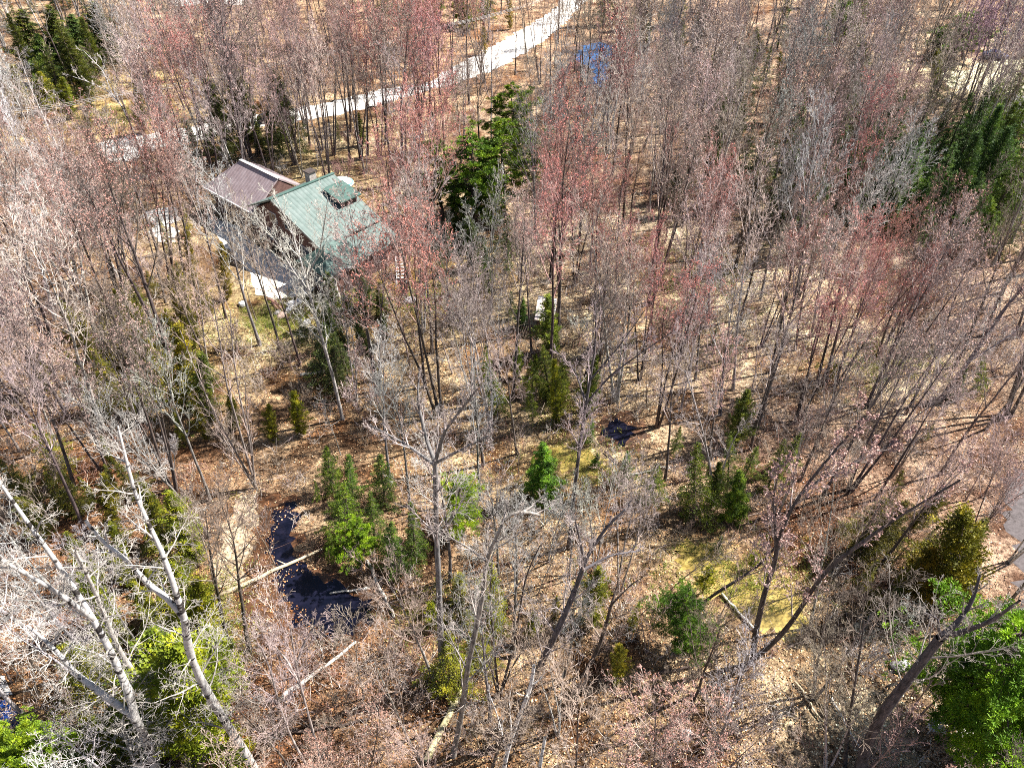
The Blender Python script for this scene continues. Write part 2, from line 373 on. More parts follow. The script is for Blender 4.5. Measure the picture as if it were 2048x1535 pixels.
PROTO = {}
def proto_bare(key, h, r, P, seed, trunkmat=None, buds=0, bs=.09, stems=1, spread=.12):
    R = np.random.default_rng(seed); T = Tubes(); C = Tubes()
    for s in range(stems):
        az = s * 2.3 + R.random(); tilt = 0 if stems == 1 else spread * R.uniform(.6, 1.2)
        d = np.array([math.cos(az) * tilt, math.sin(az) * tilt, 1.0]); hh = h * (1 if s == 0 else R.uniform(.75, 1))
        p0 = np.array([math.cos(az), math.sin(az), 0]) * (0 if stems == 1 else r * 1.3)
        pts = curve(p0, unit(d), hh, NP_[0], P['up'][0], P['wig'][0], R); pts[0, 2] = -.15
        tt = np.linspace(0, 1, len(pts)); rr = r * (1 - .88 * tt); rr[0] *= 1.35
        T.add(pts, rr, SIDES[0]); spawn(C, pts, rr, hh, 0, P, R, num=None if stems == 1 else max(8, int(P['n'][0] * .75)))
    PROTO[key] = dict(h=h, parts=[('trunk', T.mesh('trunk', trunkmat or M_BARK)), ('crown', C.mesh('crown', M_TWIG))])
    if buds: PROTO[key]['parts'].append(('buds', buds_mesh(C, 'buds', R, buds, bs)))
for i in range(5): proto_bare(('maple', i), 18, .17, PM, 10 + i, buds=2, bs=.085)
for i in range(3): proto_bare(('maple', 5 + i), 17, .12, PM, 40 + i, buds=2, bs=.085, stems=3)
for i in range(5): proto_bare(('bare', i), 18, .18, PV, 20 + i)
for i in range(3): proto_bare(('bare', 5 + i), 17, .16, PM, 50 + i)
for i in range(3): proto_bare(('aspen', i), 17, .17, PB, 30 + i, M_ASPEN)
for i in range(3): proto_bare(('maple', 8 + i), 18, .17, PD, 110 + i, buds=2, bs=.11)
for i in range(3): proto_bare(('bare', 8 + i), 18, .18, PE, 120 + i)
for i in range(3): proto_bare(('birch', i), 17, .13, PV, 130 + i, M_ASPEN)
for i in range(2): proto_bare(('birch', 3 + i), 16, .10, PM, 133 + i, M_ASPEN, stems=3)
for i in range(5): proto_bare(('sapling', i), 7.5, .045, PS, 60 + i, stems=1 + i % 2)
for i in range(4): proto_bare(('shrub', i), 3.2, .03, PS, 70 + i, stems=7, spread=.5)

# evergreens, built 10 m tall
def proto_ever(key, kind, seed):
    R = np.random.default_rng(seed); h = 10.0; T = Tubes(); cs, ds, ls, ns = [], [], [], []
    T.add(np.array([[R.normal(0, .05), R.normal(0, .05), z] for z in np.linspace(-.1, h * .97, 8)]), np.linspace(.17, .02, 8), 7)
    if kind == 'spruce': z0, W, NB, up = .06, 2.1, 120, -.06
    elif kind == 'hemlock': z0, W, NB, up = .05, 2.9, 70, -.02
    elif kind == 'cedar': z0, W, NB, up = .04, 1.9, 150, .30
    elif kind == 'bigpine': z0, W, NB, up = .18, 2.7, 120, .2
    else: z0, W, NB, up = .22, 2.7, 80, .22
    lop = R.uniform(.45, 1.3, 7)
    for b in range(NB):
        z = z0 + (1 - z0) * (b + R.random()) / NB; az = b * 2.399 + R.normal(0, .3)
        if kind == 'spruce': z = z0 + (1 - z0) * (round((z - z0) / (1 - z0) * 15) / 15 * .97 + R.normal(0, .008))
        s = min(1, max(0, (z - z0) / (1 - z0)))
        if kind in ('spruce', 'hemlock'): L = W * (1 - s ** 1.25) ** 1.0 * (.7 + .3 * min(1, s * 4)) + .15
        elif kind == 'cedar': L = W * (1 - s ** 1.8) ** .8 * (.55 + .45 * min(1, s * 4)) * .8 + .1
        else: L = W * (1 - s ** 2.2) ** .75 * (.6 + .4 * min(1, s * 3)) + .25
        L *= R.uniform(.5, 1.25) * lop[int((az % 6.283) / 6.2832 * 7) % 7]
        d = unit(np.array([math.cos(az), math.sin(az), up + R.normal(0, .12)])); p0 = np.array([0, 0, z * h * .97])
        n = 5; pts = np.array([p0 + d * L * t + np.array([0, 0, (-.25 if kind != 'cedar' else .18) * L * t * t]) for t in np.linspace(0, 1, n)])
        T.add(pts, np.linspace(.035, .008, n), 3)
        if 'pine' in kind:
            big = kind == 'bigpine'
            for q in range(max(4, int(L * (17 if big else 8)))):
                t = R.uniform(.35, 1.05); c0 = p0 + d * L * t + R.normal(0, .16 * L * .5, 3) * [1, 1, .5]; m = 44 if big else 40
                dd = R.normal(0, 1, (m, 3)) + [0, 0, .9] + d * .5; dd /= np.linalg.norm(dd, axis=1, keepdims=True)
                cs.append(c0 + dd * (.12 if big else .17) * R.uniform(.5, 1.2, (m, 1))); ds.append(dd); ls.append(R.uniform(.05, .10, m) if big else R.uniform(.10, .19, m))
        else:
            m = int(40 + L * (170 if kind == 'spruce' else 100))
            t = R.uniform(.18, 1.05, (m, 1)) ** .8; side = np.cross(d, [0, 0, 1.]); sgn = R.choice([-1, 1], (m, 1))
            w = (1.08 - t) * L * .42 * R.random((m, 1)) + .05
            c = p0 + d * L * t + side * sgn * w + np.array([0, 0, 1]) * ((-.25 if kind != 'cedar' else .18) * L * t * t - w * .25) + R.normal(0, .09, (m, 3))
            dd = d * .8 + side * sgn * .9 + R.normal(0, .35, (m, 3)) + np.array([0, 0, -.25 if kind == 'spruce' else .5])
            cs.append(c); ds.append(dd); ls.append(R.uniform(.08, .18, m))
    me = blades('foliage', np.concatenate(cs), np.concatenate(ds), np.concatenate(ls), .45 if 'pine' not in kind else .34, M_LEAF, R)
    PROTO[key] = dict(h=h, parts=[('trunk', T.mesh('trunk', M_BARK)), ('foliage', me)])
for i in range(3): proto_ever(('pine', i), 'pine', 80 + i)
for i in range(2): proto_ever(('bigpine', i), 'bigpine', 180 + i)
for i in range(3): proto_ever(('spruce', i), 'spruce', 84 + i)
for i in range(3): proto_ever(('cedar', i), 'cedar', 88 + i)
for i in range(4): proto_ever(('hemlock', i), 'hemlock', 95 + i)

TREES = []   # (root, noun, x, y) : labels are written at the end from what stands nearby
def make(kindname, key, base, h, tints, noun, width=1.0, tiltdir=(0, 0), rz=None, label=None, cat='tree', group=None, w_abs=None):
    """a copy of a tree: an Empty at its base with its own trunk and crown objects"""
    pr = PROTO[key]; o = bpy.data.objects.new(kindname, None); o.empty_display_size = .3
    s = h / pr['h']; sw = w_abs if w_abs else s * width
    rz = random.uniform(0, 6.283) if rz is None else rz
    Z = Vector((tiltdir[0], tiltdir[1], 1)).normalized(); q = Vector((0, 0, 1)).rotation_difference(Z)
    o.matrix_world = Matrix.Translation(base) @ q.to_matrix().to_4x4() @ Matrix.Rotation(rz, 4, 'Z') @ Matrix.Diagonal((sw, sw, s, 1))
    link(o)
    for nm, me in pr['parts']:
        c = bpy.data.objects.new(nm, me); COL.objects.link(c); c.parent = o; c.color = (*tints.get(nm, tints['crown']), 1)
    tag(o, label, cat, group)
    if label is None: TREES.append((o, noun, base[0], base[1]))
    return o

# ------------------------------------------------------------------ colours of the bare crowns, from where they stand in the photo
GRID = ["gcpprrRbbbpppppm", "wwrpbrRpggbppbbb", "rrRpgRRbpRbbggbg", "rppgggRgRRRbpRbb", "pppbbbpppRRbpRpb", "ppbbbpppbgpbrrpp",
        "ppgbbpggbgbprppp", "bggpbgggbbprrppp", "wwbbbbggggbrbbbp", "wwwbpbbgggbbbbbg", "wwwbpbbbbbbbggbg", "wwwbbbbbbbbpbrbb"]
TW = {'g': (.46, .43, .40), 'c': (.36, .31, .26), 'p': (.45, .36, .33), 'r': (.46, .33, .29), 'R': (.46, .28, .25), 'b': (.36, .28, .225), 'w': (.66, .62, .58), 'm': (.36, .24, .28)}
BUD = {'p': (.46, .28, .24), 'r': (.50, .27, .22), 'R': (.56, .20, .16), 'm': (.45, .24, .27), 'b': (.42, .22, .17), 'g': (.50, .36, .30), 'w': (.6, .45, .4), 'c': (.45, .3, .22)}
BKC = {'g': (.19, .17, .16), 'c': (.11, .09, .075), 'p': (.12, .095, .09), 'r': (.09, .07, .065), 'R': (.08, .06, .055), 'b': (.09, .07, .06), 'w': (.55, .52, .50), 'm': (.12, .09, .1)}
def cell(px, py):
    return GRID[min(11, max(0, int(py // 128)))][min(15, max(0, int(px // 128)))]
def vary(c, a=.14):
    k = random.uniform(1 - a, 1 + a); return tuple(min(1, v * k * random.uniform(.95, 1.05)) for v in c)
def dim(c):
    k = random.choice((.5, .8, 1, 1.2)); return tuple(v * k for v in c)
def tints(ch): return dict(trunk=vary(BKC[ch], .3), crown=vary(dim(TW[ch])), buds=vary(BUD[ch]))

# ------------------------------------------------------------------ trees whose stems can be followed in the photo
def hero(name, label, base, stems, r0, ch, P=PH, aspen=False, depth=1.0, nb=18, t0=.35, seed=1, buds=False, cat='tree', bark=None, crown=None):
    """stems: polylines of photo pixels; the first starts at the base, others at a fork. dY: how far each point leans from the base's plane"""
    R = np.random.default_rng(seed); B = G(*base); T = Tubes(); C = Tubes()
    if P['max'] > 2: P = dict(P, rmin=.0065, rr=(.05, .022, .012, .008), n=P['n'][:3] + (P['n'][3] + 1,))
    for si, st in enumerate(stems):
        dY0, dY1, rs, re, path = st
        P3 = []
        for i, q in enumerate(path):
            f = i / max(1, len(path) - 1); p = AT(q[0], q[1], B.y + dY0 + (dY1 - dY0) * f)
            if si == 0 and i == 0: p = Vector((B.x, B.y, -.2))
            P3.append(np.array(p) - np.array((B.x, B.y, 0)))
        P3 = np.array(P3)
        # smooth resample
        L = np.r_[0, np.cumsum(np.linalg.norm(np.diff(P3, axis=0), axis=1))]; n = 16
        u = np.linspace(0, L[-1], n); pts = np.stack([np.interp(u, L, P3[:, k]) for k in range(3)], 1)
        for _ in range(2): pts[1:-1] = (pts[:-2] + 2 * pts[1:-1] + pts[2:]) / 4
        rr = np.linspace(rs, re, n); rr = rr * (1 + R.normal(0, .04, n))
        if si == 0: rr[0] *= 1.3
        T.add(pts, rr, 10)
        spawn(C, pts, rr, min(L[-1] * .9, 13 if si == 0 else 9), 0, P, R, t0=t0 if si == 0 else .15, num=max(3, int(nb * (.75 if si == 0 else .6))))
        C.tips.append((pts[-1], pts[-2], 1))
    o = empty(name, (B.x, B.y, 0), label, cat)
    tm = bpy.data.objects.new('trunk', T.mesh('trunk', M_ASPEN if aspen else M_BARK)); link(tm, o); tm.color = (*(bark or BKC[ch]), 1)
    cm = bpy.data.objects.new('crown', C.mesh('crown', M_TWIG)); link(cm, o); cm.color = (*(crown or TW[ch]), 1)
    if buds:
        bm_ = bpy.data.objects.new('buds', buds_mesh(C, 'buds', R, 2)); link(bm_, o); bm_.color = (*BUD[ch], 1)
    return o
WH = (.50, .48, .46)
hero('aspen_tree', 'big pale aspen forking low, its white limbs spreading over the bottom corner', (322, 1570),
     [(0, 0, .26, .2, [(322,1570),(300,1500),(285,1460),(270,1435)]), (0, 1.5, .19, .05, [(270,1435),(202,1384),(147,1343),(113,1299),(56,1251)]),
      (0, 3, .2, .05, [(270,1435),(267,1401),(239,1343),(222,1299),(186,1237),(167,1206),(113,1121),(68,1063),(34,1015),(-10,950)]),
      (1, 0, .12, .04, [(186,1237),(164,1220),(103,1176),(17,1128),(-30,1100)])], .26, 'w', PB, True, seed=3, nb=17, bark=WH, crown=(.44, .40, .36))
hero('aspen_tree', 'rough scaly aspen stem just behind the big forked pale aspen', (338, 1490),
     [(0, 0, .19, .06, [(338,1490),(333,1466),(290,1370),(239,1309),(219,1254),(190,1180),(150,1100)])], .2, 'w', PB, True, seed=4, nb=18, bark=(.50, .46, .42), crown=(.42, .38, .34))
hero('aspen_tree', 'long white aspen stem leaning over the yellow-green spruce, forked halfway up', (520, 1560),
     [(0, 0, .24, .15, [(520,1560),(509,1535),(472,1476),(414,1384),(376,1305),(369,1237)]), (0, 1, .14, .05, [(369,1237),(342,1200),(297,1169),(246,1111),(208,1087),(170,1040)]),
      (0, 2, .13, .04, [(369,1237),(345,1162),(328,1111),(304,1059),(280,1015),(262,960),(248,900),(235,850)])], .24, 'w', PB, True, seed=5, nb=19, bark=WH, crown=(.42, .38, .34))
hero('bare_tree', 'straight tall grey trunk with a wide bare crown near the photo centre', (885, 1368),
     [(0, 0, .20, .10, [(885,1368),(881,1270),(877,1150),(872,1050),(872,980),(870,925)]), (0, 1.5, .10, .03, [(870,925),(850,870),(835,800),(838,745)]),
      (0, -1.5, .09, .03, [(870,925),(890,860),(930,810),(960,770)]), (0, 2.5, .08, .03, [(870,930),(830,900),(780,870),(740,850)]), (0, -2, .07, .03, [(872,925),(920,900),(980,870)])],
     .2, 'g', PH, seed=6, nb=15, t0=.62, bark=(.17, .16, .155), crown=(.36, .30, .28))
hero('bare_tree', 'crooked pale-barked tree bending over at its top beside the tall grey trunk', (905, 1510),
     [(0, .5, .17, .11, [(905,1510),(925,1420),(935,1330),(952,1260),(965,1190)]), (.5, 1, .10, .05, [(965,1190),(975,1110),(1000,1060),(1012,1025),(1050,1018),(1080,1030)]),
      (.5, 2, .06, .02, [(972,1120),(930,1090),(890,1070)])], .17, 'g', PV, False, seed=7, nb=14, bark=(.26, .23, .20), crown=(.38, .33, .30))
hero('bare_tree', 'dark thick leaning trunk rising behind the white birch snag', (1022, 1480),
     [(0, 0, .21, .12, [(1022,1480),(1055,1390),(1080,1330),(1120,1250),(1150,1180)]), (0, 1, .11, .04, [(1150,1180),(1175,1110),(1215,1050),(1260,1010)]),
      (0, -1, .08, .03, [(1150,1180),(1170,1130),(1160,1080),(1150,1040)]), (0, 1, .07, .03, [(1165,1140),(1220,1110),(1280,1100)])], .2, 'g', PH, seed=8, nb=13, t0=.6, bark=(.09, .08, .085), crown=(.38, .32, .30))
hero('birch_snag', 'broken white birch snag with short side branch at the bottom edge', (1004, 1560),
     [(0, 0, .13, .07, [(1004,1560),(1012,1510),(1024,1470),(1045,1412),(1060,1385),(1068,1330)]), (0, 0, .05, .02, [(1012,1500),(995,1430),(975,1378)])],
     .13, 'w', params(max=2, n=(4, 3, 2, 2), len=(.25, .5, .5, .5), rmin=.012), True, seed=9, nb=4, bark=(.78, .76, .74))
hero('birch_stump', 'short blackened white birch stub beside the bottom edge', (1078, 1545),
     [(0, 0, .10, .08, [(1078,1545),(1084,1505),(1090,1475)])], .1, 'w', params(max=1, n=(2, 1, 1, 1), len=(.2, .5, .5, .5)), True, seed=10, nb=2, bark=(.7, .7, .7))
hero('bare_tree', 'forked bare tree casting a long curved shadow over the leaf litter', (1165, 1350),
     [(0, 0, .13, .08, [(1165,1350),(1195,1300),(1212,1250),(1222,1210)]), (0, 1, .07, .02, [(1222,1210),(1235,1170),(1240,1140)]), (0, 0, .06, .02, [(1222,1210),(1260,1170),(1290,1150)])],
     .13, 'b', PV, seed=11, nb=10, t0=.5)
hero('bare_tree', 'cluster of four dark stems fanning from one foot in the leaf litter', (998, 1392),
     [(0, 0, .08, .03, [(998,1392),(990,1320),(985,1250),(978,1180),(985,1120)]), (0, 1, .09, .03, [(1000,1390),(1025,1300),(1040,1220),(1050,1150),(1080,1090)]),
      (0, 2, .06, .02, [(1000,1390),(1030,1320),(1070,1270),(1130,1200)]), (0, -1, .06, .02, [(996,1390),(980,1330),(965,1290),(955,1240)])], .1, 'b', PS, seed=12, nb=14, t0=.4, crown=(.36, .27, .23))
hero('maple_tree', 'great dark maple split in two long stems beside the golden marsh channel', (1505, 1325),
     [(0, 0, .19, .11, [(1505,1325),(1512,1260),(1530,1180),(1552,1120),(1556,1080)]), (0, 1, .10, .04, [(1556,1080),(1580,1020),(1620,960),(1680,890),(1730,830)]),
      (0, 0, .08, .03, [(1552,1110),(1550,1050),(1545,1000),(1560,930)]), (0, -2, .16, .04, [(1510,1315),(1560,1275),(1600,1220),(1640,1150),(1700,1100),(1770,1050),(1850,1000),(1920,960)]),
      (0, 2, .07, .02, [(1600,990),(1650,950),(1720,920),(1800,880)])], .2, 'p', PH, seed=13, nb=14, t0=.6, buds=True, bark=(.085, .07, .065))
hero('bare_tree', 'dark trunk leaning low across the golden marsh channel', (1392, 1212),
     [(0, 1, .12, .06, [(1392,1212),(1440,1180),(1490,1150),(1530,1120),(1560,1080)])], .12, 'b', PS, seed=14, nb=6, t0=.5, bark=(.07, .06, .055))
hero('bare_tree', 'massive dark trunk leaning beside the big bright pine in the corner', (1712, 1560),
     [(0, 0, .30, .17, [(1712,1560),(1735,1490),(1760,1430),(1800,1380),(1845,1320),(1880,1275)]), (0, 1, .14, .04, [(1880,1275),(1920,1240),(1945,1200),(1960,1150)]),
      (0, -1, .12, .04, [(1880,1275),(1930,1262),(1985,1240),(2040,1200)]), (0, 0, .07, .02, [(1880,1270),(1875,1235),(1850,1225)])], .3, 'b', PV, seed=15, nb=10, t0=.7, bark=(.075, .065, .07), crown=(.38, .33, .29))
hero('bare_tree', 'slim dark tree with short crooked branches beside the massive leaning trunk', (1692, 1530),
     [(0, 0, .10, .03, [(1692,1530),(1698,1440),(1712,1350),(1722,1290),(1728,1240)])], .1, 'b', PS, seed=16, nb=18, t0=.3, bark=(.07, .06, .06))
hero('bare_tree', 'tall dark trunk with a huge twiggy crown above the mossy pool', (1138, 1095),
     [(0, 0, .17, .09, [(1138,1095),(1148,985),(1160,890),(1170,820)]), (0, 1, .09, .03, [(1170,820),(1180,760),(1192,680),(1190,600)]), (0, -1, .07, .02, [(1170,810),(1220,750),(1290,700),(1350,660)]),
      (0, 2, .07, .02, [(1170,800),(1150,740),(1110,700)]), (0, 0, .06, .02, [(1180,760),(1240,690),(1290,620)])], .17, 'p', PH, seed=17, nb=14, t0=.65, bark=(.10, .085, .085), crown=(.42, .33, .33))
hero('maple_tree', 'bundle of five long stems rising from one foot in the leaf clearing', (512, 975),
     [(0, 0, .10, .03, [(512,975),(490,900),(470,830),(450,760),(440,680),(425,600)]), (0, 2, .09, .03, [(510,972),(500,880),(478,790),(465,700),(460,620)]),
      (0, 1, .08, .03, [(508,972),(470,900),(430,830),(390,740),(360,660)]), (0, -1, .07, .02, [(508,970),(505,900),(492,820),(490,760)]), (0, 0, .06, .02, [(508,970),(480,930),(450,880),(400,800)])],
     .1, 'p', PS, seed=18, nb=16, t0=.45, bark=(.24, .20, .18), crown=(.46, .35, .31))
hero('aspen_tree', 'pale many-branched tree spreading its crown across the house roofs', (685, 838),
     [(0, 0, .15, .09, [(685,838),(668,760),(645,680),(625,610),(612,560)]), (0, 1.5, .08, .03, [(612,560),(598,510),(580,450),(545,390)]), (0, -1.5, .07, .02, [(612,560),(640,500),(650,440),(655,400)]),
      (0, 0, .07, .02, [(620,590),(585,540),(550,480),(500,420)])], .15, 'g', PV, seed=19, nb=26, t0=.5, bark=(.36, .33, .31), crown=(.58, .55, .48))
hero('bare_tree', 'pair of slender grey stems just behind the pale tree that overhangs the house', (715, 800),
     [(0, 0, .08, .03, [(715,800),(700,720),(690,640),(680,570)]), (0, 1, .07, .02, [(713,798),(712,720),(700,640),(705,570)])], .08, 'g', PS, seed=20, nb=12, t0=.4, bark=(.3, .27, .25))
hero('bare_tree', 'stout dark trunk leaning steeply beyond the sunlit slope at the edge', (1885, 795),
     [(0, 0, .22, .10, [(1885,795),(1925,740),(1970,675),(2012,612),(2060,560)]), (0, 1, .08, .03, [(1935,725),(1990,690),(2050,650)])], .22, 'g', PV, seed=21, nb=12, t0=.5, bark=(.16, .14, .16))
hero('birch_tree', 'white forked birch leaning over the end of the gravel road', (283, 305),
     [(0, 0, .16, .08, [(283,305),(262,250),(240,205),(215,182)]), (0, 1, .07, .02, [(215,182),(180,165),(130,148)]), (0, 1, .07, .02, [(225,190),(205,140),(165,100)]), (0, 0, .05, .02, [(235,200),(215,150),(200,110)])],
     .16, 'w', PV, True, seed=22, nb=8, t0=.6, bark=(.6, .56, .55), crown=(.66, .6, .56))
hero('bare_tree', 'small pale tree arching over beside the front roof', (680, 596),
     [(0, 0, .16, .12, [(680,596),(670,570),(672,548),(690,535),(712,536)])], .16, 'w', PS, seed=23, nb=22, t0=.1, bark=(.62, .58, .52), crown=(.66, .62, .55))
hero('bare_tree', 'leaning tree with pale twin tops above the twin green firs', (1432, 1010),
     [(0, 0, .10, .04, [(1432,1010),(1420,930),(1405,860),(1385,790),(1370,740)]), (0, 1, .08, .02, [(1432,1005),(1445,940),(1465,880),(1500,830)])], .1, 'g', PV, seed=24, nb=12, t0=.4, bark=(.28, .25, .24), crown=(.4, .34, .32))
hero('bare_tree', 'slender tree whose bare crown overlaps the dark creek pool', (645, 1535),
     [(0, 0, .08, .03, [(645,1535),(620,1440),(603,1380),(590,1320),(580,1250)]), (0, 1, .06, .02, [(600,1370),(575,1320),(530,1270)]), (0, 1, .06, .02, [(592,1330),(610,1280),(650,1220)])],
     .08, 'p', PV, seed=25, nb=12, t0=.4, bark=(.32, .27, .25), crown=(.42, .32, .30))
hero('bare_tree', 'slim pale pair of stems standing between the creek pool and bottom edge', (630, 1560),
     [(0, 0, .07, .03, [(610,1560),(580,1470),(555,1400),(540,1330),(520,1290)])], .07, 'p', PV, seed=26, nb=13, t0=.4, bark=(.32, .27, .25), crown=(.42, .32, .30))

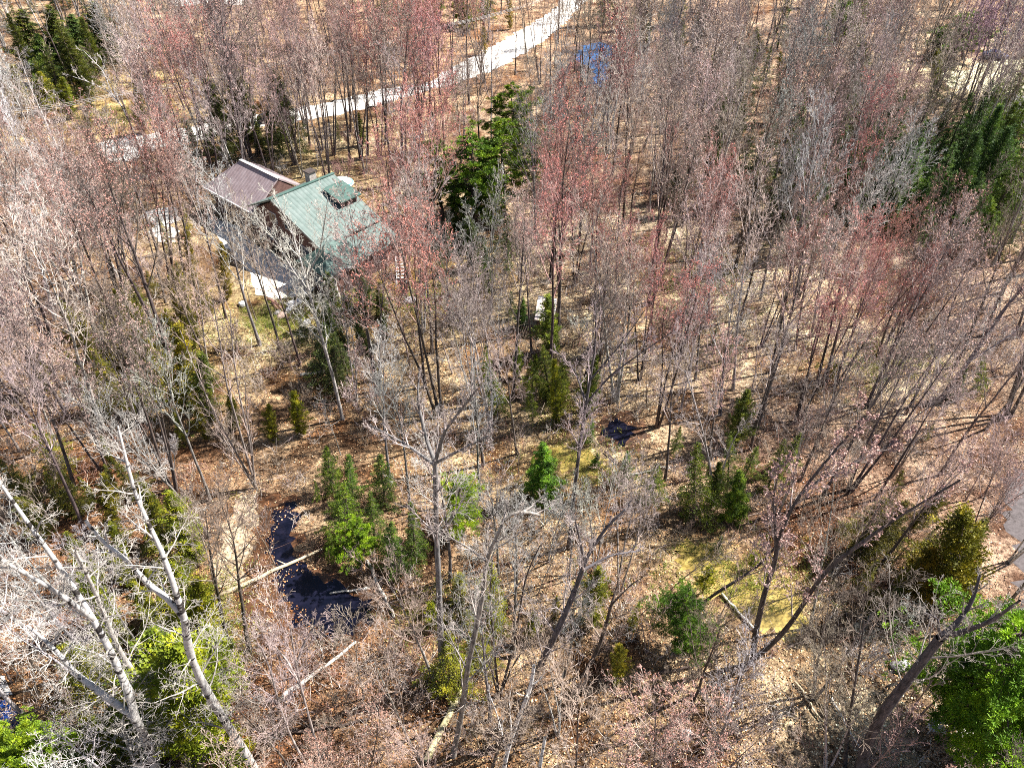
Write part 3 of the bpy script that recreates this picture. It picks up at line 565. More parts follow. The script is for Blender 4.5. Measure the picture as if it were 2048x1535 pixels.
# ------------------------------------------------------------------ evergreens at their own places: base, top (pixels), width, kind, colour, label
DG, MG, YG, BG, OG = (.045, .085, .02), (.055, .14, .03), (.15, .19, .03), (.09, .24, .03), (.10, .13, .02)
EV = [
 ((62,138),(50,8),1.25,'spruce',DG,'dark fir at the outer end of the tall fir group'), ((118,132),(105,2),1.35,'spruce',DG,'second dark fir counted from the outer end of the fir group'),
 ((160,140),(150,20),1.35,'spruce',(.04,.10,.04),'bluish dark fir in the front of the fir group'), ((205,120),(195,-5),1.3,'spruce',DG,'dark fir at the road end of the tall fir group'),
 ((90,165),(80,60),1.2,'spruce',(.05,.12,.04),'shorter fir below the tall dark fir group'),
 ((45,215),(30,125),1.1,'cedar',YG,'yellow-green cedar at the outer end of the cedar row'), ((95,225),(82,140),1.1,'cedar',(.13,.18,.03),'yellow-green cedar, second in the cedar row'),
 ((140,238),(128,150),1.0,'cedar',(.10,.16,.03),'greener cedar at the road end of the cedar row'), ((180,262),(170,190),.8,'cedar',(.12,.15,.04),'small cedar just above the gravel parking'),
 ((300,352),(292,275),.95,'spruce',(.04,.10,.03),'small bright spruce alone beside the gravel parking'), ((285,268),(275,150),.9,'cedar',(.08,.11,.04),'dull green cedar behind the white forked birch'),
 ((470,305),(465,235),.9,'spruce',(.06,.10,.04),'dull hemlock behind the dark trunks by the road'), ((520,310),(515,240),1.0,'spruce',(.06,.10,.045),'wide dull hemlock between the garage and the road'),
 ((565,300),(560,225),.9,'spruce',(.06,.11,.04),'dull hemlock nearest the sunlit yard behind the house'), ((425,300),(420,235),.8,'spruce',(.05,.09,.04),'narrow hemlock beside the road by the garage'),
 ((722,292),(718,222),.8,'spruce',(.09,.15,.04),'slender green hemlock between dark trunks and the road'), ((680,285),(675,235),.6,'spruce',(.09,.13,.04),'thin young hemlock next to the slender green one by the road'),
 ((1032,352),(1020,165),1.15,'pine',(.08,.17,.03),'tallest pine with a ragged pointed top above the pine group'), ((885,440),(872,272),1.15,'pine',(.06,.16,.03),'round green pine at the house side of the pine group'),
 ((950,455),(940,265),1.45,'pine',(.065,.17,.03),'broad green pine in the middle of the pine group'), ((1010,430),(1000,235),1.25,'pine',(.08,.18,.035),'yellow-tinged pine below the tallest ragged pine'),
 ((915,470),(905,330),.9,'spruce',(.04,.10,.03),'dark small fir under the broad pine'), ((985,475),(980,370),.9,'pine',(.09,.17,.04),'low pine at the foot of the pine group'),
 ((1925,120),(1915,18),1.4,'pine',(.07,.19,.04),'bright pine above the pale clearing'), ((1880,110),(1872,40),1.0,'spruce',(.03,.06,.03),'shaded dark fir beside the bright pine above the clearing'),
 ((1690,80),(1680,-10),1.0,'pine',(.06,.17,.03),'green pine at the top edge among pink twigs'), ((1705,62),(1712,0),.8,'spruce',(.1,.18,.03),'light green fir beside the pine at the top edge'),
 ((1515,120),(1510,50),.8,'spruce',(.08,.15,.03),'slim fir with its dark shadow among pink crowns'), ((1380,330),(1375,265),.9,'spruce',(.07,.17,.05),'small green fir on the pinkish slope below the blue pond'),
 ((870,40),(862,-20),1.3,'pine',(.13,.24,.03),'yellow-green pine at the top edge beside the wires'), ((920,48),(915,-15),1.1,'pine',(.11,.23,.03),'light pine at the top edge, nearer the road'),
 ((795,60),(790,0),1.0,'cedar',(.20,.20,.06),'pale yellow tree behind the wires at the top edge'), ((1020,60),(1018,-10),.7,'cedar',(.20,.20,.04),'narrow yellow-green cedar beside the road bend'),
 ((970,110),(965,50),.6,'cedar',(.17,.18,.05),'thin yellowish cedar on the bank above the road'),
 ((1830,450),(1826,320),1.1,'spruce',(.07,.18,.06),'bluish green hemlock in the dark thicket'), ((1860,500),(1856,400),1.0,'spruce',(.05,.14,.07),'blue-green fir at the foot of the dark thicket'),
 ((1790,470),(1787,370),.9,'spruce',(.05,.12,.05),'dark green hemlock at the inner side of the thicket'), ((2005,420),(2000,255),1.3,'spruce',(.06,.17,.05),'tall green fir at the edge beyond the thicket'),
 ((2045,400),(2050,220),1.3,'spruce',(.06,.18,.04),'tallest fir cut by the photo edge below the clearing'), ((1975,500),(1970,380),1.0,'spruce',(.09,.20,.04),'bright fir below the tall edge firs'),
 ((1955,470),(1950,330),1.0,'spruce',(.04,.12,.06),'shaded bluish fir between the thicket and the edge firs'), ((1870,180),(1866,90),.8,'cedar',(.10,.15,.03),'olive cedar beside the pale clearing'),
 ((1560,180),(1556,100),.7,'cedar',(.11,.14,.04),'olive cedar far among the pink crowns'),
 ((665,985),(655,890),1.3,'hemlock',(.06,.14,.03),'green hemlock nearest the creek bank in the hemlock patch'), ((705,1000),(700,905),1.3,'hemlock',(.05,.14,.04),'loose hemlock at the back of the patch above the creek'),
 ((700,1075),(692,960),1.3,'hemlock',(.07,.16,.03),'leafy hemlock in the middle of the patch above the creek'), ((770,1010),(762,905),1.4,'hemlock',(.05,.12,.04),'wide hemlock at the back, nearer the tall grey trunk'),
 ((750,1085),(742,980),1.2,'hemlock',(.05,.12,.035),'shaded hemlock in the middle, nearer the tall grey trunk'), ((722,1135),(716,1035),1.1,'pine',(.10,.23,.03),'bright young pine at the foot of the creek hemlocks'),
 ((790,1150),(785,1040),1.3,'hemlock',(.045,.12,.04),'darker hemlock at the front corner of the patch'), ((830,1120),(825,1000),1.2,'hemlock',(.045,.11,.04),'hemlock almost touching the tall grey trunk'), ((670,1110),(666,1060),1.2,'hemlock',(.07,.15,.03),'low hemlock sprig beside the creek pool'),
 ((925,1070),(918,950),1.15,'pine',(.13,.27,.03),'vivid light green pine right beside the tall grey trunk'), ((640,1000),(632,960),.9,'spruce',(.09,.18,.05),'little hemlock at the creek bank'),
 ((1095,1000),(1082,880),1.2,'spruce',(.06,.19,.03),'bright spruce with pointed top beside the mossy pool'), ((1065,965),(1060,910),.9,'spruce',(.10,.20,.04),'small pale spruce beside the pointed one'),
 ((1245,968),(1244,900),1.15,'spruce',(.05,.17,.04),'small dense spruce below the woodland pool'), ((1192,935),(1190,905),1.3,'spruce',(.07,.20,.05),'tiny round spruce between the two pools'),
 ((1180,885),(1178,835),1.1,'spruce',(.07,.21,.03),'little green spruce at the foot of the tall dark trunk'), ((1112,850),(1105,715),.75,'cedar',(.15,.22,.04),'tall narrow yellow-green cedar above the mossy pool'),
 ((1045,655),(1040,590),.9,'spruce',(.05,.15,.05),'green fir beside the small pale shed'), ((1022,640),(1018,580),.8,'spruce',(.05,.12,.07),'bluish fir behind the one by the shed'),
 ((1385,1040),(1388,880),1.0,'spruce',(.055,.11,.025),'taller darker one of the twin firs'), ((1475,1035),(1472,935),1.15,'spruce',(.08,.18,.03),'shorter brighter one of the twin firs'),
 ((1368,1305),(1365,1185),1.2,'pine',(.05,.15,.03),'dark young pine beside the golden marsh channel'), ((1432,1110),(1430,1070),1.2,'spruce',(.03,.08,.04),'low dark spruce at the head of the marsh channel'),
 ((1405,1185),(1403,1130),.8,'pine',(.20,.28,.06),'yellow seedling pine on the marsh channel bank'), ((1500,1140),(1498,1105),.8,'pine',(.18,.28,.08),'pale seedling pine beside the split maple'),
 ((1895,1215),(1905,1005),1.4,'cedar',OG,'rust-tinted cedar beside the asphalt road'), ((1840,1210),(1850,1090),1.2,'cedar',(.11,.11,.02),'olive cedar leaning against the rust-tinted one'),
 ((1985,1500),(1990,1235),1.4,'pine',(.09,.24,.025),'huge bright green pine filling the bottom corner'), ((1925,1450),(1915,1310),1.0,'pine',(.12,.26,.03),'yellow-green pine against the massive leaning trunk'),
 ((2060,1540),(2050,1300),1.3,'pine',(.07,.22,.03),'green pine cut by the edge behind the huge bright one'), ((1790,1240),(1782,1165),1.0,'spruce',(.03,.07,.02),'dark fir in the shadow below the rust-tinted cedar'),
 ((1960,780),(1955,700),.9,'spruce',(.09,.17,.03),'green fir beside the steeply leaning trunk'), ((1900,800),(1905,735),1.0,'spruce',(.04,.09,.04),'dark fir at the foot of the steeply leaning trunk'),
 ((1660,760),(1658,715),.7,'cedar',(.20,.24,.04),'small yellow cedar on the sunlit slope'), ((1455,720),(1452,670),.7,'spruce',(.09,.19,.04),'small bright fir between dark trunks on the slope'),
 ((1425,690),(1423,655),.7,'spruce',(.07,.14,.04),'tiny fir above the small bright one on the slope'), ((1850,880),(1848,840),.8,'spruce',(.09,.14,.04),'small olive fir below the sunlit slope'),
 ((380,830),(365,640),1.1,'cedar',(.16,.19,.04),'tall yellow-green cedar left of the yard'), ((420,850),(412,700),1.1,'cedar',(.07,.13,.04),'shaded green cedar behind the tall yellow-green one'),
 ((470,860),(462,780),1.2,'cedar',(.17,.22,.03),'bright yellow cedar in front of the bundled stems'), ((600,870),(588,780),1.25,'cedar',(.16,.22,.03),'yellow-green cedar casting a long shadow in the clearing'),
 ((545,880),(540,805),1.1,'cedar',(.15,.20,.04),'yellow cedar beside the one with a long shadow'), ((655,760),(650,640),1.3,'spruce',(.03,.07,.035),'dark fir below the debris piles'),
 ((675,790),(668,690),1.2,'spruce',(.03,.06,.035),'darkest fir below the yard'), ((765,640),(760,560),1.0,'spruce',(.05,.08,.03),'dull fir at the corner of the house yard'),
 ((225,760),(212,640),.9,'cedar',(.12,.15,.03),'olive cedar among the pinkish trees left'), ((180,720),(165,620),.9,'cedar',(.09,.12,.03),'darker olive cedar next to the first one left'),
 ((400,1500),(372,1270),1.5,'cedar',(.14,.23,.03),'large yellow-green spruce under the leaning aspen'), ((340,1420),(325,1250),1.3,'cedar',(.10,.19,.03),'green cedar behind the big forked aspen'),
 ((420,1300),(405,1150),1.1,'cedar',(.15,.21,.03),'yellowish cedar at the pale leaf clearing'), ((370,1240),(352,1120),1.1,'cedar',(.11,.18,.03),'mid-green cedar between the aspens'),
 ((230,1060),(215,940),.9,'cedar',(.12,.15,.03),'olive cedar above the aspens'), ((215,1130),(200,1050),1.0,'cedar',(.08,.11,.03),'dull cedar under the aspen crowns'),
 ((45,1560),(40,1480),1.5,'pine',(.13,.26,.03),'bright pine below the corner pond'), ((105,1555),(100,1475),1.5,'pine',(.11,.24,.03),'bright pine beside the one under the corner pond'),
 ((480,1540),(470,1450),1.0,'cedar',(.17,.22,.04),'small yellow cedar at the foot of the leaning aspen'), ((1240,1360),(1236,1285),.9,'cedar',(.18,.22,.05),'pale green young cedar in the leaf litter'),
 ((1265,690),(1262,660),.8,'spruce',(.08,.13,.04),'tiny dull fir below the red maples'), ((870,1250),(866,1205),.8,'pine',(.2,.30,.05),'yellow seedling pine against the tall grey trunk'),
 ((935,1260),(932,1220),.8,'pine',(.19,.27,.05),'yellow seedling pine beside the crooked pale tree'), ((1110,1240),(1108,1190),.8,'cedar',(.17,.21,.05),'small yellow cedar between two leaning trunks'),
 ((455,600),(447,480),.8,'cedar',(.15,.16,.05),'thin yellowish cedar beside the driveway'), ((385,560),(377,450),.8,'cedar',(.14,.15,.05),'thin olive cedar between driveway and pale yard'),
]
NAMES = dict(hemlock='hemlock_tree', pine='pine_tree', spruce='spruce_tree', cedar='cedar_tree')
EVB = []
for i, (b, tp, wd, kd, c, lab) in enumerate(EV):
    B = G(*b); top = AT(tp[0], tp[1], B.y); h = min(max(top.z, 1.3), 24); EVB.append((B.x, B.y))
    slim = {'pine': 1.0, 'spruce': .95, 'cedar': .9, 'hemlock': .8}[kd] * wd
    lean = ((top.x - B.x) / max(h, 2) * .8, 0) if h > 4 else (0, 0); slim *= 1.75 if B.y > 110 else (1.25 if B.y > 45 else 1.1); c = (min(.4, c[0] * 1.35 + .012), min(.4, c[1] * 1.1), c[2] * .6)
    key = kd
    if kd == 'spruce' and i % 3 and B.y < 110: key = 'hemlock'
    make(NAMES[kd], ('bigpine', i % 2) if kd == 'pine' and B.y < 60 and h > 6 else (key, i % 3), B, h, dict(trunk=vary((.13, .10, .08)), foliage=c, crown=c), None, slim, lean, label=lab, group='evergreens standing among the bare trees')

# ------------------------------------------------------------------ stems placed one by one by the road and on the slopes (base, top)
PLACED = [((655,322),(640,70),'maple','p'),((645,300),(600,60),'maple','p'),((668,310),(655,40),'maple','r'),((700,322),(672,60),'maple','p'),((722,318),(700,50),'maple','r'),((620,292),(590,50),'bare','p'),
 ((735,312),(735,40),'maple','R'),((760,318),(745,60),'maple','R'),((770,290),(765,40),'maple','r'),((845,305),(825,60),'maple','R'),((835,320),(850,75),'maple','R'),((852,300),(812,80),'maple','R'),
 ((500,315),(430,60),'bare','p'),((505,322),(450,70),'bare','b'),((490,318),(470,90),'maple','p'),((515,312),(500,60),'bare','b'),((412,290),(340,50),'maple','p'),((420,300),(365,60),'maple','r'),((400,270),(320,70),'maple','r'),
 ((560,300),(520,60),'bare','b'),((585,285),(550,70),'maple','p'),((820,470),(800,330),'maple','R'),((800,455),(770,320),'maple','R'),((840,520),(830,400),'maple','R'),((770,440),(755,325),'maple','R'),
 ((345,560),(315,230),'maple','R'),((370,560),(345,250),'maple','r'),((395,600),(360,320),'maple','r'),((250,520),(200,300),'maple','r'),((150,560),(90,330),'maple','r'),
 ((1100,560),(1110,300),'maple','R'),((1150,570),(1165,320),'maple','R'),((1190,640),(1205,370),'maple','R'),((1230,600),(1250,360),'maple','R'),((1250,700),(1265,470),'maple','R'),((1200,720),(1215,480),'maple','R'),((1300,680),(1330,470),'maple','R'),
 ((1540,745),(1600,480),'bare','b'),((1590,700),(1625,450),'bare','b'),((1635,760),(1720,480),'maple','r'),((1650,770),(1740,470),'maple','R'),((1670,770),(1780,500),'maple','R'),((1440,830),(1480,560),'bare','g'),
 ((1390,760),(1410,520),'bare','g'),((1480,640),(1520,390),'bare','b'),((1000,760),(990,600),'bare','g'),((950,620),(930,430),'bare','g'),((980,640),(1000,450),'bare','g'),((900,640),(880,470),'bare','g'),
 ((1700,980),(1900,640),'maple','p'),((1640,1000),(1800,700),'maple','p'),((1600,960),(1700,690),'maple','p'),((1880,950),(2040,700),'bare','p'),((1750,1000),(1900,760),'maple','p'),
 ((330,960),(245,640),'bare','b'),((350,980),(270,650),'maple','p'),((420,1000),(330,720),'bare','g'),((220,960),(100,660),'maple','p'),((180,1080),(40,760),'bare','p'),((150,980),(20,640),'maple','p'),((290,860),(200,560),'bare','b'),
 ((560,700),(500,440),'bare','b'),((600,730),(540,480),'bare','b'),((520,690),(430,380),'bare','g'),((200,700),(120,420),'bare','g'),((60,560),(20,260),'aspen','w'),((110,640),(40,330),'aspen','w'),
 ((130,330),(40,110),'aspen','w'),((1225,300),(1230,130),'bare','w'),((1120,330),(1120,150),'bare','g'),((1090,300),(1085,130),'bare','g'),((1060,280),(1055,120),'bare','b'),((1740,330),(1780,70),'bare','w'),((1690,420),(1720,160),'bare','w'),
 ((780,960),(760,700),'bare','g'),((820,1010),(800,760),'bare','g'),((960,1000),(965,760),'bare','g'),((1330,960),(1350,720),'bare','p'),((1500,900),(1560,660),'bare','p'),
 ((880,200),(880,10),'bare','b'),((960,190),(958,20),'bare','b'),((1030,150),(1030,-10),'bare','b'),((790,190),(790,10),'bare','b'),((1148,60),(1150,-60),'bare','b'),((500,1300),(460,1000),'bare','b'),((455,1280),(400,1010),'bare','b')]
MINE = list(EVB)
NOUN = {('maple', 'R'): 'vivid red-budded maple', ('maple', 'r'): 'salmon-tinted maple', ('maple', 'p'): 'pinkish maple', ('maple', 'm'): 'mauve maple', ('maple', 'b'): 'brown-twigged maple',
        ('bare', 'g'): 'grey-twigged bare tree', ('bare', 'w'): 'whitish bare tree', ('bare', 'b'): 'brown bare tree', ('bare', 'p'): 'pink-grey bare tree', ('bare', 'c'): 'brown bare tree',
        ('aspen', 'w'): 'white-barked aspen', ('birch', 'g'): 'slim grey birch', ('birch', 'w'): 'slim white birch', ('birch', 'p'): 'slim pinkish birch', ('birch', 'b'): 'slim brownish birch'}
KN = dict(maple='maple_tree', bare='bare_tree', aspen='aspen_tree', birch='birch_tree')
GRP = dict(birch='slim pale birches of the woodland', maple='budding maples of the woodland', bare='bare hardwoods of the woodland', aspen='white-barked aspens of the woodland', sapling='thin saplings in the understory', shrub='bare shrubs on the forest floor')
for b, tp, kd, ch in PLACED:
    B = G(*b); top = AT(tp[0], tp[1], B.y); h = min(max(top.z * 1.03, 8), 25); MINE.append((B.x, B.y))
    ti = tints(ch)
    if kd != 'aspen' and ch == 'w': ti['trunk'] = vary((.4, .37, .36))
    make(KN[kd], (kd, random.randrange(3 if kd == 'aspen' else 8)), B, h, ti, NOUN.get((kd, ch), 'pinkish bare tree'), .95, ((top.x - B.x) / h * .85, 0), group=GRP[kd])

# ------------------------------------------------------------------ the rest of the wood
OPEN = [(1850,380,140,110,.5),(1980,350,70,140,.6),(1700,60,60,60,.5),(1540,120,40,60,.4),(545,570,60,50,.85),  # parts of the photo where open ground, water or roofs show: centre, half sizes, how strictly kept free of crowns
 (600,430,185,95,.84),(560,560,95,60,.9),(570,640,75,55,.7),(300,282,60,20,.8),(430,256,90,20,.8),(600,222,110,22,.85),(740,197,90,24,.8),(860,165,80,28,.85),(950,125,80,34,.85),(1020,85,60,34,.85),(1090,40,60,44,.85),(240,292,55,26,.95),(1190,120,45,48,.6),(1970,150,90,45,.7),
 (470,1090,55,95,.9),(640,1200,110,95,.8),(600,880,110,60,.75),(1150,920,75,40,.8),(1235,865,45,30,.7),(1480,1170,130,80,.75),(1240,1400,150,75,.75),(1640,1370,120,80,.8),(2035,1030,25,70,.8),
 (1000,1460,150,60,.6),(1800,740,90,50,.6),(1650,690,70,40,.45),(1340,560,90,60,.4),(640,300,90,25,.7),(320,450,35,40,.7),(220,235,60,20,.6),(1090,645,30,35,.8),(560,1060,50,80,.85),
 (950,390,100,110,.75),(130,80,110,85,.8),(1240,930,60,40,.6),(1090,940,50,60,.6),(1430,980,80,60,.5),(720,1020,110,120,.75),(1950,1370,110,120,.9),(1900,1110,80,90,.7),(930,1000,50,60,.6),(380,1380,70,110,.6),(800,540,60,50,.5)]
for b_, t_, w_, *_r in EV: OPEN.append(((b_[0] + t_[0]) / 2, (b_[1] + t_[1]) / 2, 14 + abs(b_[1] - t_[1]) * .2, abs(b_[1] - t_[1]) * .55, .72))
def kept(px, py):
    for cx, cy, rx, ry, k in OPEN:
        if ((px - cx) / rx) ** 2 + ((py - cy) / ry) ** 2 < 1 and random.random() < k: return False
    return True
HOUSE_C = (-24, 72)
def blocked(x, y):
    return (x - HOUSE_C[0]) ** 2 + (y - HOUSE_C[1]) ** 2 < 14 ** 2
def footfree(px, py):                            # nothing roots on the road, in water or in the yard
    for cx, cy, rx, ry in ((420,262,180,28),(640,222,140,24),(800,188,90,22),(960,130,90,34),(1080,60,60,50),(240,296,55,30),(1190,125,50,55),(1985,155,100,42),(650,1215,105,70),(560,1040,38,80),(1150,920,62,35),(1238,866,32,26),(1400,1120,60,40),(1520,1215,100,60),(2060,1060,42,130),(560,585,90,40)):
        if ((px - cx) / rx) ** 2 + ((py - cy) / ry) ** 2 < 1: return False
    return True
count = dict(maple=0, bare=0, aspen=0, birch=0)
for o, n, x, y in TREES:
    k = {'maple_tree': 'maple', 'bare_tree': 'bare', 'aspen_tree': 'aspen', 'birch_tree': 'birch'}.get(o.name.split('.')[0]); count[k] += 1
tries = 0
while tries < 16000 and (count['maple'] < 285 or count['bare'] < 285 or count['birch'] < 200):
    tries += 1
    y = 6 + 178 * random.random() ** .92; hw = .62 * math.hypot(y, H) * (1.0 if y > 25 else 1.15); hw = .78 * (y * CP + H * SP) * (1.12 if y < 30 else 1.03); x = random.uniform(-hw, hw)
    mind = 2.4 + y * .012 + max(0, y - 85) * .022
    if blocked(x, y) or any((x - a) ** 2 + (y - b) ** 2 < mind * mind for a, b in MINE): continue
    h = random.gauss(16.5, 2.6) if y > 30 else random.gauss(13, 2.5)
    h = min(max(h, 9), 22)
    bp = PX((x, y, 0)); cp = PX((x, y, h * .72)); mp = PX((x, y, h * .45)); tpx = PX((x, y, h * .95))
    if cp[1] < -120 or cp[0] < -140 or cp[0] > 2190 or cp[1] > 1700: continue
    if not footfree(*bp) or not kept(*cp) or not kept(*mp) or not kept(*tpx): continue
    if 0 < bp[1] < 1535 and not (random.random() < 1 if kept(*bp) else .4): continue
    if y < 42 and (h > 14 or random.random() < .68): continue
    ch = cell(cp[0] + random.gauss(0, 85), cp[1] + random.gauss(0, 70))
    if ch in 'rR': kd = 'maple'
    elif ch == 'p' or ch == 'm': kd = 'maple' if random.random() < .7 else 'bare'
    elif ch == 'w': kd = 'aspen' if random.random() < .55 else 'bare'
    elif ch == 'b': kd = 'maple' if random.random() < .25 else 'bare'
    else: kd = 'bare'
    if kd == 'bare' and random.random() < .32: kd = 'birch'
    LIM = dict(maple=285, bare=285, birch=200, aspen=60)
    if count[kd] >= LIM[kd]: kd = {'bare': 'birch', 'birch': 'bare', 'maple': 'birch', 'aspen': 'birch'}[kd]
    if count[kd] >= LIM[kd]: continue
    if kd in ('bare', 'birch') and ch in 'rR': ch = 'p'
    if kd == 'birch' and ch in 'cm': ch = 'g'
    if kd == 'maple' and ch in 'gwc': ch = 'p'
    count[kd] += 1; MINE.append((x, y))
    ti = tints(ch)
    if kd == 'bare' and ch == 'w': ti['trunk'] = vary((.4, .37, .36))
    if kd == 'birch': ti['trunk'] = vary((.42, .38, .35), .3)
    far = y > 80
    make(KN[kd], (kd, random.randrange(3) if kd == 'aspen' else random.randrange(5) if kd == 'birch' else random.randrange(5, 11) if far else random.randrange(8)), Vector((x, y, 0)), h, ti, NOUN.get((kd, ch), 'pinkish bare tree'), random.uniform(.8, 1.15), (random.gauss(0, .07), random.gauss(0, .06)), group=GRP[kd])

# young hemlocks of the understory, thick in some parts of the wood
ZG = [(1560,420,180,90,18,(.05,.09,.04),'dusky green'),(1380,80,160,70,12,(.08,.13,.04),'olive'),(1830,400,150,90,50,(.05,.12,.05),'bluish green'),(1980,370,60,130,22,(.08,.16,.04),'bright green'),(1700,330,130,110,22,(.05,.10,.04),'dull green'),(1450,250,150,120,16,(.06,.10,.035),'dull green'),
 (300,760,160,140,26,(.12,.15,.03),'yellow-green'),(330,1280,110,200,26,(.12,.17,.03),'yellow-green'),(180,1020,120,80,12,(.09,.12,.03),'olive'),(420,560,80,90,12,(.13,.15,.04),'olive'),(150,190,120,50,14,(.07,.11,.03),'olive'),
 (480,280,120,40,14,(.05,.08,.03),'dull green'),(860,40,130,40,12,(.13,.2,.03),'light green'),(1680,60,120,60,12,(.07,.14,.03),'dull green'),(1100,800,120,120,10,(.1,.17,.04),'light green'),(1450,960,120,80,8,(.07,.12,.03),'dull green'),
 (700,700,100,80,14,(.04,.07,.03),'dark green'),(1750,1130,120,90,12,(.09,.11,.03),'olive'),(950,560,120,80,8,(.05,.10,.04),'dull green'),(120,30,110,50,10,(.04,.08,.03),'dark green'),(1000,1250,200,100,8,(.15,.2,.04),'yellow-green')]
for cx, cy, rx, ry, k, c, tone in ZG:
    for _ in range(k):
        for _t in range(12):
            q = (cx + random.gauss(0, rx * .5), cy + random.gauss(0, ry * .5))
            if q[1] < -30: continue
            B = G(*q)
            if footfree(*q) and not blocked(B.x, B.y) and all((B.x - a) ** 2 + (B.y - b) ** 2 > 2 for a, b in MINE): break
        else: continue
        MINE.append((B.x, B.y)); cc = vary(c, .3); h = random.uniform(2.2, 6.5) * (1.9 if cy < 500 else 1.1)
        make('hemlock_tree', ('hemlock', random.randrange(4)) if random.random() < .7 else ('cedar', random.randrange(3)), B, h, dict(trunk=(.1,.08,.06), foliage=(cc[0] * 1.35, cc[1] * 1.1, cc[2] * .7), crown=c), 'young %s hemlock' % tone, random.uniform(.8, 1.4), (random.gauss(0, .06), random.gauss(0, .06)), group='young hemlocks in the understory')

# saplings and shrubs of the understory
ns = nsh = tries = 0
while tries < 8000 and (ns < 270 or nsh < 270):
    tries += 1
    y = 8 + 150 * random.random() ** 1.25; hw = .60 * math.hypot(y, H) * 1.1; hw = .74 * (y * CP + H * SP); x = random.uniform(-hw, hw)
    bp = PX((x, y, 0))
    if not (-40 < bp[0] < 2090 and 0 < bp[1] < 1600) or blocked(x, y) or not footfree(*bp): continue
    if not kept(*bp) and random.random() < .75: continue
    if any((x - a) ** 2 + (y - b) ** 2 < 1.3 for a, b in MINE): continue
    ch = cell(*bp)
    if ch in 'wc': ch = 'b'
    MINE.append((x, y)); ti = dict(trunk=vary(tuple(v * .7 for v in TW[ch]), .3), crown=vary(TW[ch], .25))
    tone = {'g': 'grey', 'p': 'pinkish', 'r': 'salmon', 'R': 'reddish', 'b': 'brown', 'm': 'mauve'}[ch]
    if random.random() < .5 and ns < 270:
        ns += 1; make('sapling', ('sapling', random.randrange(5)), Vector((x, y, 0)), random.uniform(3.5, 10), ti, 'thin %s sapling' % tone, 1.1, (random.gauss(0, .12), random.gauss(0, .1)), cat='sapling', group=GRP['sapling'])
    elif nsh < 270:
        nsh += 1; make('shrub', ('shrub', random.randrange(4)), Vector((x, y, 0)), random.uniform(1.2, 3.4), ti, 'bare %s shrub' % tone, random.uniform(1, 1.5), cat='shrub', group=GRP['shrub'])

# ------------------------------------------------------------------ what lies on the forest floor and nobody could count
def scatter(n, ymax, pw=1.3, avoid=True):
    y = 8 + (ymax - 8) * rng.random(n) ** pw; x = rng.uniform(-1, 1, n) * .78 * (y * CP + H * SP)
    keep = (x - HOUSE_C[0]) ** 2 + (y - HOUSE_C[1]) ** 2 > 12 ** 2
    P = np.stack([x, y], 1)[keep]
    if avoid:
        d = P[:, 1] * CP + H * SP; px = 1024 + F * P[:, 0] / d; py = 767.5 - F * (P[:, 1] * SP - H * CP) / d; ok = np.ones(len(P), bool)
        for cx, cy, rx, ry in ((420,262,180,24),(640,222,140,22),(800,188,90,20),(960,130,90,26),(1080,60,50,40),(240,296,50,26),(1190,125,40,50),(1985,155,90,40),(680,1215,66,52),(572,1090,24,50),(620,1180,50,36),(1150,920,62,32),(1238,866,30,24),(1400,1120,50,32),(1520,1215,90,50),(2050,1060,45,140),(545,570,80,42)):
            ok &= ((px - cx) / rx) ** 2 + ((py - cy) / ry) ** 2 > 1
        P = P[ok]
    return P
P2 = scatter(130000, 95, 1.5, True); n = len(P2)
gcl = ground_colour(P2[:, 0], P2[:, 1]); k = rng.random((n, 1))
colr = np.where(k < .38, gcl * 1.6, np.where(k < .7, gcl * np.array([1.1, .75, .55]), gcl * np.array([.5, .4, .4]))) * rng.uniform(.7, 1.25, (n, 1))
c3 = np.c_[P2, rng.uniform(.03, .10, n)]; d = np.c_[rng.normal(0, 1, (n, 2)), rng.normal(0, .35, n)]
nrm = np.c_[rng.normal(0, .4, (n, 2)), np.ones(n)]
me = blades('fallen_leaves', c3, d, rng.uniform(.06, .15, n), .8, M_ATTR, rng, nrm)
a = me.color_attributes.new('Col', 'FLOAT_COLOR', 'POINT'); cc = np.ones((n * 4, 4), np.float32); cc[:, :3] = np.clip(np.repeat(colr, 4, 0), 0, 1); a.data.foreach_set('color', cc.ravel())
tag(link(bpy.data.objects.new('fallen_leaves', me)), 'dry tan and rust leaves lying all over the forest floor', 'leaf litter', kind='stuff')
